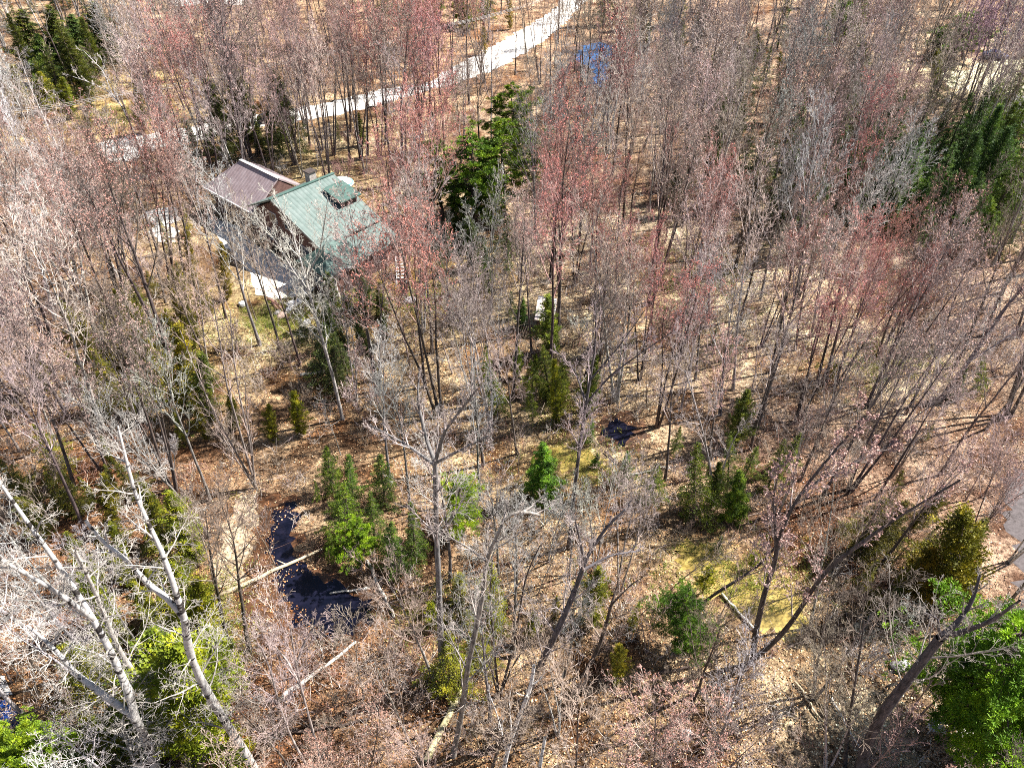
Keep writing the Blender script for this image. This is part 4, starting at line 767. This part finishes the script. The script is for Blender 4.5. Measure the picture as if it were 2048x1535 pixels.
# brush: thin bare sprigs
def brush(name, n, ymax, hmin, hmax, pal, label, cat, green=False, per=7, pos=None):
    P2 = scatter(n, ymax, 1.25) if pos is None else pos
    if pos is None: P2 = np.array([p for p in P2 if kept(*PX((p[0], p[1], 0))) and (p[1] > 40 or random.random() < .45) and math.sin(p[0] * .31 + 1.3 * math.sin(p[1] * .23)) + math.sin(p[1] * .37 + 1.7 * math.sin(p[0] * .19)) > -.75 + random.gauss(0, .3)])
    n = len(P2); m = n * per; idx = np.repeat(np.arange(n), per)
    base = np.c_[P2[idx] + rng.normal(0, .22, (m, 2)), np.zeros(m)]
    hh = rng.uniform(hmin, hmax, (m, 1)); d = np.c_[rng.normal(0, .38, (m, 2)), np.ones(m)]; d /= np.linalg.norm(d, axis=1, keepdims=True)
    T = []; mid = base + d * hh * .5 + rng.normal(0, .06, (m, 3)); tip = base + d * hh + rng.normal(0, .16, (m, 3))
    s = rng.choice([-1, 1], (m, 1)); sd_ = np.c_[rng.normal(0, .35, (m, 2)), rng.uniform(.1, .35, m)] * hh
    for A in (np.stack([base, mid, tip], 1), np.stack([mid, mid + sd_ * .6, mid + sd_ * 1.1 + [0, 0, .08]], 1)):
        r = rng.uniform(.010, .018, (m, 1)) * np.array([[1, .8, .4]])
        T.append((A, r))
    v, q = tubes_of(np.concatenate([a for a, _ in T]), np.concatenate([b for _, b in T]), 3); pal = np.array(pal); ci = pal[rng.integers(0, len(pal), n)][idx] * rng.uniform(.7, 1.3, (m, 1)); ci = np.r_[ci, ci]
    me = raw_mesh(name, v, q, M_ATTR, col=np.clip(np.repeat(ci, 9, 0), 0, 1))
    return tag(link(bpy.data.objects.new(name, me)), label, cat, kind='stuff')
brush('undergrowth', 21000, 150, .4, 1.9, [(.58, .47, .43), (.10, .07, .055), (.66, .60, .55), (.40, .23, .18), (.08, .06, .05), (.44, .36, .28)], 'bare pinkish brown brush covering the forest floor between the trees', 'undergrowth')
GP = []
for cx, cy, rx, ry, k in ((560,640,70,40,380),(850,600,60,30,200),(420,1280,60,120,300),(1150,930,90,50,160),(1480,1160,160,60,220),(330,720,60,90,260),(230,235,70,20,200),(700,600,60,20,150),(1120,800,40,60,150),(1380,560,120,70,250),(1780,740,120,50,200),(870,1230,80,60,120)):
    for _ in range(k):
        g = G(cx + random.gauss(0, rx * .6), cy + random.gauss(0, ry * .6)); GP.append((g.x, g.y))
brush('grass', 0, 0, .12, .4, [(.34, .32, .06), (.26, .30, .05), (.45, .38, .12), (.2, .26, .05)], 'tufts of yellow-green grass in the open patches', 'grass', per=10, pos=np.array(GP))

# ------------------------------------------------------------------ the house
O = Vector((-37.2, 81.1, 0)); du = Vector((.755, -.656, 0)); dv = Vector((.656, .755, 0))
RZ = math.atan2(du.y, du.x)
house = empty('house', O, 'brown-walled house with a mauve garage roof and a green metal roof', 'house', rz=RZ)
M_WALL = m_plain('brown_siding', (.10, .05, .045), (.20, .11, .09), 2.5, .8, .3, world=False, sc=(1, 1, 6))
M_MAUVE = m_roof('mauve_metal', (.27, .20, .205), (.42, .34, .35), 'X', .5, .1)
M_GREEN = m_roof('green_metal', (.08, .125, .11), (.17, .21, .195), 'Y', .6, .0)
M_GREEN2 = m_roof('teal_metal', (.04, .09, .075), (.08, .14, .12), 'X', .65, .0)
M_TRIM = m_plain('pale_trim', (.6, .57, .55), (.75, .72, .7), 3, .5, 0)
M_DARKTRIM = m_plain('dark_trim', (.05, .04, .04), (.1, .08, .07), 3, .6, 0)
M_GLASS = m_plain('window_glass', (.03, .04, .05), (.06, .07, .09), 1, .06, 0, spec=.8)
M_STONE = m_plain('stone', (.25, .22, .2), (.55, .5, .46), 4, .9, .6)
def wallprism(pts, ext, name='wall', m=M_WALL): return BM().poly([Vector(p) for p in pts], ext).done(name, m, house)
# garage: gable with ridge along u
wallprism([(0.4,.4,-.1),(0.4,7.0,-.1),(0.4,7.0,3.4),(.4,.4,3.4)], (10.4, 0, 0))
wallprism([(10.3,.4,3.4),(10.3,7.0,3.4),(10.3,3.7,6.0)], (.4, 0, 0))
def slab(name, corners, th, m): # roof slope: four corners, extruded down
    a, b, c, d = [Vector(p) for p in corners]; n = (b - a).cross(d - a).normalized()
    if n.z < 0: n = -n
    return BM().poly([a, b, c, d], -n * th).done(name, m, house)
r1 = slab('roof', [(-.2,-.4,3.45),(10.5,-.4,3.45),(10.5,3.7,6.35),(2.9,3.7,6.35)], .16, M_MAUVE)
r2 = slab('roof', [(-.2,7.8,3.45),(10.5,7.8,3.45),(10.5,3.7,6.35),(2.9,3.7,6.35)], .16, M_MAUVE)
BM().poly([Vector((-.2,-.4,3.45)),Vector((-.2,7.8,3.45)),Vector((2.9,3.7,6.35))],(0,0,-.16)).done('roof', M_MAUVE, house)
BM().box((6.7,3.7,6.38),(7.8,.4,.08)).done('ridge_cap', M_TRIM, r1)
BM().box((5.1,-.46,3.38),(10.8,.12,.2)).done('gutter', M_TRIM, r1)
# main block: ridge along v, big slope falling towards +u
wallprism([(10.8,-.1,-.1),(22.6,-.1,-.1),(22.6,-.1,3.9),(15.5,-.1,6.6),(10.8,-.1,4.3)], (0, 7.4, 0))
r3 = slab('roof', [(15.5,-.7,7),(23.3,-.7,4),(23.3,7.8,4),(15.5,7.8,7)], .18, M_GREEN)
r4 = slab('roof', [(15.5,-.7,7),(10.2,-.7,4.5),(10.2,7.8,4.5),(15.5,7.8,7)], .18, M_GREEN)
BM().box((15.5,3.55,7.03),(.4,8.7,.08)).done('ridge_cap', M_GREEN2, r3)
BM().poly([Vector((15.5,-.78,6.95)),Vector((23.3,-.78,3.95)),Vector((23.3,-.78,3.72)),Vector((15.5,-.78,6.72))],(0,.08,0)).done('bargeboard', M_DARKTRIM, r3)
# front wing with hipped teal roof
wallprism([(22.4,-2.4,-.1),(26.6,-2.4,-.1),(26.6,1.6,-.1),(22.4,1.6,-.1)], (0, 0, 3.1))
b = BM(); vs = [(21.9,-3.0,3.0),(27.2,-3.0,3.0),(27.2,2.2,3.0),(21.9,2.2,3.0),(24.5,-.9,4.9),(24.5,1.6,4.9)]
vv = [b.b.verts.new(p) for p in vs]
for f in ((0,1,4),(1,2,5,4),(2,3,5),(3,0,4,5),(3,2,1,0)): b.b.faces.new([vv[i] for i in f])
b.done('roof', M_GREEN2, house)
# lean-to on the sunny side and small back dormer
wallprism([(22.7,3.0,-.1),(26.0,3.0,-.1),(26.0,7.4,-.1),(22.7,7.4,-.1)], (0, 0, 2.6))
slab('roof', [(22.8,2.6,3.7),(26.5,2.6,2.75),(26.5,7.8,2.75),(22.8,7.8,3.7)], .14, M_GREEN)
wallprism([(17.6,5.2,4.6),(20.0,5.2,4.6),(20.0,7.3,4.6),(17.6,7.3,4.6)], (0, 0, 1.5))
slab('roof', [(17.2,4.9,6.75),(20.4,4.9,6.1),(20.4,7.7,6.1),(17.2,7.7,6.75)], .12, M_GREEN2)
ch = BM().box((14.4,5.5,6.4),(.9,.9,2.6)).done('chimney', M_STONE, house); BM().box((14.4,5.5,7.75),(1.1,1.1,.14)).done('cap', M_DARKTRIM, ch)
def window(u, z, wd, ht, v=-.1, ax='u'):
    if ax == 'u':
        f = BM().box((u,v-.04,z),(wd+.24,.08,ht+.24)).done('window', M_TRIM, house); BM().box((u,v-.09,z),(wd,.04,ht)).done('pane', M_GLASS, f)
        BM().box((u,v-.12,z),(.06,.03,ht)).done('mullion', M_TRIM, f)
    else:
        f = BM().box((u+.04,v,z),(.08,wd+.24,ht+.24)).done('window', M_TRIM, house); BM().box((u+.09,v,z),(.04,wd,ht)).done('pane', M_GLASS, f)
for u, z, a_, c_ in ((13,1.7,1.6,1.3),(16,1.7,1.2,1.3),(19.4,1.7,1.6,1.3),(14.2,4.2,1.1,1.0),(17.0,4.2,1.1,1.0)): window(u, z, a_, c_)
window(8.8, 1.7, 1.2, 1.1, v=.4); window(24.6, 1.6, 1.2, 1.0, v=-2.4); window(26.0, 1.5, 1.2, .9, v=5.2, ax='v')
gd = BM().box((4.2,.36,1.25),(4.6,.08,2.4)).done('garage_door', m_plain('garage_door_paint', (.2,.15,.14), (.28,.22,.2), 2, .6, 0), house)
for zz in (.65,1.25,1.85): BM().box((4.2,.30,zz),(4.5,.03,.04)).done('rail', M_DARKTRIM, gd)
dr = BM().box((21.4,-.14,1.05),(1.0,.08,2.1)).done('door', M_DARKTRIM, house); BM().tube([(21.75,-.24,1.0),(21.75,-.24,1.15)],.03).done('handle', M_TRIM, dr)

# ------------------------------------------------------------------ smaller things around the house
M_WHITE = m_plain('white_paint', (.66, .65, .64), (.82, .81, .8), 4, .5, .1)
M_TEAL = m_plain('teal_cloth', (.10, .35, .38), (.2, .5, .52), 2, .6, 0)
M_WOOD = m_plain('weathered_wood', (.22, .17, .12), (.5, .42, .32), 3, .85, .4, world=False)
M_DWOOD = m_plain('dark_wood', (.05, .035, .03), (.14, .10, .08), 3, .85, .4, world=False)
c = G(688, 398); e = empty('canopy', c, 'round white canopy with a teal band standing behind the green roof', 'canopy')
b = BM(); b.tube([(0,0,2.1),(0,0,2.25),(0,0,2.6),(0,0,2.85),(0,0,2.95)],[1.6,1.55,1.1,.5,.05],18); b.done('cover', M_WHITE, e, True)
b = BM(); b.tube([(0,0,2.3),(0,0,2.42)],[1.53,1.42],18); b.done('band', M_TEAL, e, True)
for k in range(6):
    a_ = k * math.pi / 3; BM().tube([(1.4*math.cos(a_),1.4*math.sin(a_),-.05),(1.4*math.cos(a_),1.4*math.sin(a_),2.15)],.05).done('post', M_DWOOD, e)
c = G(1088, 668); e = empty('shed', c, 'small shed with a pale sheet roof in the woods', 'shed', rz=-.12)
BM().box((0,1.6,.85),(1.5,3.6,1.8)).done('wall', M_DWOOD, e); BM().box((0,1.6,1.86),(1.9,4.1,.10),ry=.12,bev=.01).done('roof', m_plain('pale_sheet', (.6,.5,.47), (.85,.78,.7), 1.5, .5, .1), e)
BM().box((.0,-.22,.8),(.7,.06,1.5)).done('door', M_WOOD, e)
c = G(803, 566); e = empty('steps', c, 'white wooden steps beside the house among grey stems', 'steps', rz=.1)
for s in (-.5, .5): b = BM(); b.tube([(s,-.2,0),(s,2.4,1.9)],.07,6); b.done('stringer', M_WHITE, e)
for k in range(8): BM().box((0,.1+k*.31,.2+k*.235),(1.1,.26,.05)).done('tread', M_WHITE, e)
# fence by the garage
a_, b_ = G(428, 352), G(462, 328); d_ = b_ - a_; e = empty('fence', a_, 'dark rail fence behind the mauve garage roof', 'fence', rz=math.atan2(d_.y, d_.x)); L = d_.length
for k in range(4): BM().box((L*k/3,0,.6),(.12,.12,1.4)).done('post', M_DWOOD, e)
for z in (.4,.8,1.15): BM().box((L/2,-.08,z),(L,.04,.12)).done('rail', M_DWOOD, e)
def rock(px, py, r, c1, label, group=None, name='rock'):
    p = G(px, py); R = random.Random(px * 7 + py); bmm = bmesh.new(); bmesh.ops.create_icosphere(bmm, subdivisions=3, radius=r)
    off = [Vector((R.uniform(-1,1),R.uniform(-1,1),R.uniform(-1,1))).normalized() for _ in range(9)]
    for v in bmm.verts:
        n = v.co.normalized(); v.co *= 1 - .28 * max(0, max(n.dot(o_) for o_ in off) - .8) * 5 * .6 + R.uniform(-.02, .02)
        v.co.z *= .65; v.co.x *= 1.2
    me = bpy.data.meshes.new(name); bmm.to_mesh(me); bmm.free(); me.materials.append(c1)
    o = bpy.data.objects.new(name, me); o.location = (p.x, p.y, r * .35); o.rotation_euler.z = R.uniform(0, 6); link(o); return tag(o, label, 'rock', group)
M_PROCK = m_plain('pale_rock', (.45, .43, .42), (.8, .78, .76), 3, .9, .6); M_GROCK = m_plain('grey_rock', (.18, .17, .18), (.42, .38, .38), 3, .9, .6); M_RROCK = m_plain('pink_rock', (.4, .27, .22), (.65, .48, .4), 3, .9, .6)
for px, py, r, m_, lab in ((585,612,.55,M_PROCK,'largest white rock in the yard beside the dark beam'),(597,606,.45,M_PROCK,'white rock nearest the house shadow'),(576,622,.4,M_PROCK,'white rock at the foot of the rock pile'),
    (565,634,.5,M_RROCK,'pink rock just below the white rocks'),(556,628,.4,M_GROCK,'dark rock beside the pink rock in the yard'),(486,610,.45,M_PROCK,'white rock alone at the driveway edge'),(614,646,.4,M_PROCK,'white rock below the dark beam'),
    (606,660,.4,M_GROCK,'grey rock lowest in the yard'),(1795,1335,.42,M_GROCK,'bluish rock by the massive leaning trunk'),(1806,1342,.3,M_RROCK,'pinkish rock touching the bluish one'),(1810,1328,.28,M_PROCK,'white rock behind the bluish one'),
    (1372,1470,.35,M_PROCK,'pale rock in the litter below the marsh channel'),(820,604,.6,M_GROCK,'grey boulder in the yard beyond the house'),(1875,135,.7,M_PROCK,'pale boulder at the clearing edge'),(1895,205,.6,M_PROCK,'pale boulder below the clearing')):
    rock(px, py, r, m_, lab, 'rocks lying in the open ground')
def log(px0, px1, r0, r1, m_, label, z0=.15, z1=.15, name='fallen_log', cat='log', stubs=2):
    A, B = G(*px0), G(*px1); A.z, B.z = z0, z1; e = empty(name, (A.x, A.y, 0), label, cat); d = B - A; R = random.Random(int(px0[0]))
    pts = [d * t + Vector((R.uniform(-.08,.08), R.uniform(-.08,.08), A.z + R.uniform(-.02,.02))) for t in np.linspace(0, 1, 9)]; rs = [r0 + (r1 - r0) * t for t in np.linspace(0, 1, 9)]
    BM().tube(pts, rs, 9).done('trunk', m_, e, True)
    for k in range(stubs):
        p = pts[3 + 2 * k]; q = p + Vector((R.uniform(-.6,.6), R.uniform(-.6,.6), R.uniform(.3,.8))); BM().tube([p, q], [r1*.6, .015], 5).done('branch_stub', m_, e)
    return e
M_LOG = m_plain('pale_log', (.42, .32, .20), (.72, .60, .42), 3, .85, .4, world=False, sc=(1,1,1)); M_WLOG = m_plain('white_log', (.5, .46, .4), (.8, .76, .68), 3, .8, .3); M_MLOG = m_plain('mossy_log', (.38, .33, .16), (.66, .58, .34), 3, .9, .5)
log((442,1192),(648,1098),.16,.09,M_LOG,'long pale log lying across the creek above the pool'); log((560,1400),(712,1286),.15,.08,M_WLOG,'white fallen log pointing into the creek pool')
log((735,1122),(790,1238),.11,.09,M_WLOG,'bare birch log below the bright young pine'); log((850,1525),(940,1355),.22,.16,M_MLOG,'thick mossy log at the bottom of the clearing')
log((1442,1190),(1512,1262),.09,.08,M_WLOG,'straight pale log along the golden marsh channel',stubs=0); log((585,630),(612,612),.14,.12,M_DWOOD,'dark beam lying beside the white rocks',stubs=0)
log((538,600),(562,618),.2,.18,m_plain('rust_wood', (.14,.06,.05), (.3,.16,.12), 3, .9, .4),'rust-brown log heaped by the driveway end',stubs=1); log((545,610),(580,640),.15,.12,m_plain('rust_wood2', (.2,.1,.08), (.36,.22,.16), 3, .9, .4),'second rust-brown log beside the rock pile',stubs=1)
log((1660,1395),(1720,1500),.07,.05,M_WLOG,'thin pale log over the sandy patch'); log((1590,1365),(1640,1440),.08,.05,M_LOG,'thin tan log above the sandy patch'); log((560,1470),(740,1440),.10,.07,M_DWOOD,'dark rotten log in the shade of the slim trees')
log((1210,905),(1245,935),.08,.05,M_DWOOD,'curved dark log beside the woodland pool'); log((1250,955),(1330,935),.07,.05,M_WLOG,'pale stick log beyond the small dense spruce'); log((740,1175),(660,1190),.09,.06,M_WLOG,'short white log at the far rim of the creek pool')
log((1880,205),(1945,170),.15,.1,M_WLOG,'white log at the edge of the pale clearing'); log((600,752),(650,745),.14,.12,M_WLOG,'pale log under the dark firs below the yard'); log((1310,1350),(1420,1325),.1,.08,M_DWOOD,'dark log lying left of the split maple foot')
# plank platform under the corner pine
c = G(1868, 1462); e = empty('bench', c, 'white plank bench half under the huge bright pine', 'bench', rz=-.15)
BM().box((0,0,.46),(.9,.45,.05),bev=.01).done('seat', M_WHITE, e); BM().box((0,.24,.75),(.9,.05,.3),bev=.01,rx=-.15).done('backrest', M_WHITE, e)
for sx in (-.38,.38):
    for sy in (-.17,.17): BM().box((sx,sy,.21),(.06,.06,.46)).done('leg', M_WHITE, e)
sheet('sandy_patch', [(1905,1452),(1950,1440),(2010,1470),(1990,1492),(1930,1486)], .008, M_DRIVE, .15, .4, seed=31)
# shed roof by the clearing
c = G(2025, 250); e = empty('shed', c, 'grey-roofed shed at the edge below the pale clearing', 'shed', rz=-.55)
BM().poly([Vector((-4,-3,0)),Vector((-4,3,0)),Vector((-4,3,2.6)),Vector((-4,0,4.3)),Vector((-4,-3,2.6))],(8,0,0)).done('wall', M_WALL, e)
M_GROOF = m_roof('grey_roof', (.24,.20,.23), (.36,.31,.35), 'X', .6)
for s in (-1, 1):
    p = [Vector((-4.4,s*3.5,2.42)),Vector((4.4,s*3.5,2.42)),Vector((4.4,0,4.42)),Vector((-4.4,0,4.42))]; BM().poly(p,(0,0,-.14)).done('roof', M_GROOF, e)
BM().box((0,-3.04,1),(1,.06,2)).done('door', M_DARKTRIM, e)
def car(px, py, rz, paint, label):
    e = empty('parked_car', G(px, py), label, 'car', rz=rz)
    prof = [(-2.2,.35),(-2.25,.75),(-2.05,.98),(-1.55,1.02),(-.95,1.42),(.55,1.45),(1.15,1.02),(2.0,.9),(2.22,.65),(2.2,.35)]
    b = BM().poly([Vector((x,-.85,z)) for x, z in prof], (0,1.7,0)); bmesh.ops.bevel(b.b, geom=list(b.b.edges), offset=.06, segments=2, affect='EDGES'); b.done('body', paint, e, True)
    g_ = [(-1.42,1.02),(-.93,1.36),(.5,1.39),(1.0,1.04)]; BM().poly([Vector((x,-.875,z)) for x, z in g_], (0,1.75,0)).done('side_glass', M_GLASS, e)
    BM().box((.86,0,1.235),(.62,1.45,.03),ry=.62).done('windscreen', M_GLASS, e); BM().box((-1.27,0,1.235),(.62,1.4,.03),ry=-.59).done('rear_window', M_GLASS, e)
    for sx in (-1.35,1.35):
        for sy in (-.82,.82):
            wl = BM().tube([(sx,sy-.1,.33),(sx,sy+.1,.33)],.33,18).done('wheel', M_DARKTRIM, e); BM().tube([(sx,sy-.115,.33),(sx,sy+.115,.33)],.18,12).done('rim', M_TRIM, wl)
    for sy in (-.6,.6): BM().box((2.2,sy,.66),(.06,.3,.14),bev=.01).done('headlight', M_WHITE, e); BM().box((-2.23,sy,.72),(.05,.25,.14)).done('tail_light', m_plain('red_lens', (.3,.02,.02), (.4,.03,.03), 2, .3, 0), e)
car(546, 243, .25, m_plain('black_paint', (.02,.02,.022), (.03,.03,.035), 1, .2, 0, spec=.6), 'black car parked on the gravel road behind the dark trunks')
car(1988, 118, -.5, m_plain('blue_paint', (.05,.05,.16), (.08,.08,.22), 1, .25, 0, spec=.6), 'dark blue car parked above the pale clearing')
# wires on poles along the road
WP = [(-60, 232), (240, 190), (600, 118), (900, 52), (1120, -12)]; tops = []
for i, (a_, b_) in enumerate(WP):
    p = G(a_, b_, 9.0); e = empty('utility_pole', (p.x, p.y, 0), ['utility pole beyond the cedar row by the photo edge','utility pole behind the white forked birch','utility pole among pink crowns above the road','utility pole beside the light pines at the road','utility pole at the top where the road leaves'][i], 'utility pole', 'poles carrying the wires along the road')
    b = BM(); b.tube([(0,0,-.2),(0,0,9.3)],[.15,.1],9); b.done('pole', M_DWOOD, e, True); BM().box((0,0,9.0),(.1,1.8,.12)).done('crossarm', M_DWOOD, e)
    for s in (-.8,0,.8): BM().tube([(0,s,9.06),(0,s,9.22)],.05,8).done('insulator', M_WHITE, e)
    tops.append(p)
for j, s in enumerate((-.8, 0, .8)):
    b = BM(); pts = []
    for A, B in zip(tops, tops[1:]):
        for t in np.linspace(0, 1, 9)[:-1]: pts.append(A.lerp(B, t) + Vector((0, s, .22 - 1.4 * 4 * t * (1 - t) * .35)))
    pts.append(tops[-1] + Vector((0, s, .22))); b.tube(pts, .022, 4)
    tag(b.done('utility_wire', m_plain('wire%d' % j, (.45,.43,.42), (.6,.58,.56), 3, .4, 0), None, origin=pts[0]), ['wire strung on the house side of the roadside poles','middle wire strung along the roadside poles','wire strung on the far side of the roadside poles'][j], 'wire', 'wires strung along the road')

# ------------------------------------------------------------------ labels for the trees: look, rank and the two nearest things one can find
LM = {'garage roof': (470,420), 'green roof': (680,470), 'driveway end': (560,600), 'rock pile': (580,640), 'white canopy': (688,398), 'gravel parking': (240,300), 'blue pond': (1190,130), 'road bend': (880,170), 'road top': (1120,40),
 'pale clearing': (1980,160), 'tallest pine': (1030,350), 'broad pine': (930,450), 'pale shed': (1088,665), 'mossy pool': (1140,925), 'woodland pool': (1238,868), 'twin firs': (1430,1035), 'marsh channel': (1480,1190), 'split maple': (1505,1320),
 'sandy patch': (1740,1440), 'corner pine': (1950,1460), 'rust-tinted cedar': (1895,1200), 'asphalt road': (2040,1000), 'leaning edge trunk': (1885,795), 'sunlit slope': (1760,740), 'dark thicket': (1830,450), 'edge firs': (2010,420),
 'creek pool': (650,1220), 'creek hemlocks': (730,1110), 'tall grey trunk': (885,1365), 'birch snag': (1004,1520), 'leaf clearing': (470,1100), 'bundled stems': (512,972), 'yellow cedars': (570,870), 'big forked aspen': (310,1510), 'yellow-green spruce': (400,1480),
 'corner pond': (10,1440), 'dark firs': (130,140), 'cedar row': (95,225), 'pale yard': (320,450), 'olive cedars': (200,740), 'dark fir pair': (660,770), 'black car': (546,243), 'top edge pines': (890,45), 'lone slope fir': (1380,330), 'pink-crown fir': (1515,120), 'top pine': (1690,75),
 'vivid green pine': (925,1065), 'white steps': (803,566), 'aspen corner': (60,1150), 'rusty ground': (60,900), 'red maple stand': (1200,620), 'slope saplings': (1380,760), 'far white tree': (1740,330)}
LMW = {k: G(*v) for k, v in LM.items()}; del LMW['aspen corner'], LMW['rusty ground'], LMW['slope saplings'], LMW['red maple stand']
ORD = ['nearest', 'second nearest', 'third nearest', 'fourth nearest', 'fifth nearest', 'sixth nearest', 'seventh nearest', 'eighth nearest', 'ninth nearest', 'tenth nearest', 'eleventh nearest', 'twelfth nearest', 'thirteenth nearest', 'fourteenth nearest', 'fifteenth nearest', 'sixteenth nearest', 'seventeenth nearest', 'eighteenth nearest', 'nineteenth nearest', 'twentieth nearest', 'twenty-first nearest', 'twenty-second nearest', 'twenty-third nearest', 'twenty-fourth nearest', 'twenty-fifth nearest']
cells = {}
for o, noun, x, y in TREES:
    p = Vector((x, y, 0)); near = sorted(LMW, key=lambda k: (LMW[k] - p).length); a_ = near[0]; base = LMW[a_]; off = p - base; L = max(off.length, .01)
    others = sorted((k for k in LMW if k != a_), key=lambda k: (LMW[k] - base).length)[:6]
    b_ = max(others, key=lambda k: off.dot(LMW[k] - base) / L / (LMW[k] - base).length)
    cells.setdefault((noun, a_, b_), []).append((L, o))
for (noun, a_, b_), L in cells.items():
    for i, (_, o) in enumerate(sorted(L, key=lambda q: q[0])):
        o['label'] = '%s, %s to the %s, towards the %s' % (noun, ORD[min(i, 24)], a_, b_)
print('TREES', len(TREES), count, ns, nsh, 'max rank', max(len(v) for v in cells.values()))
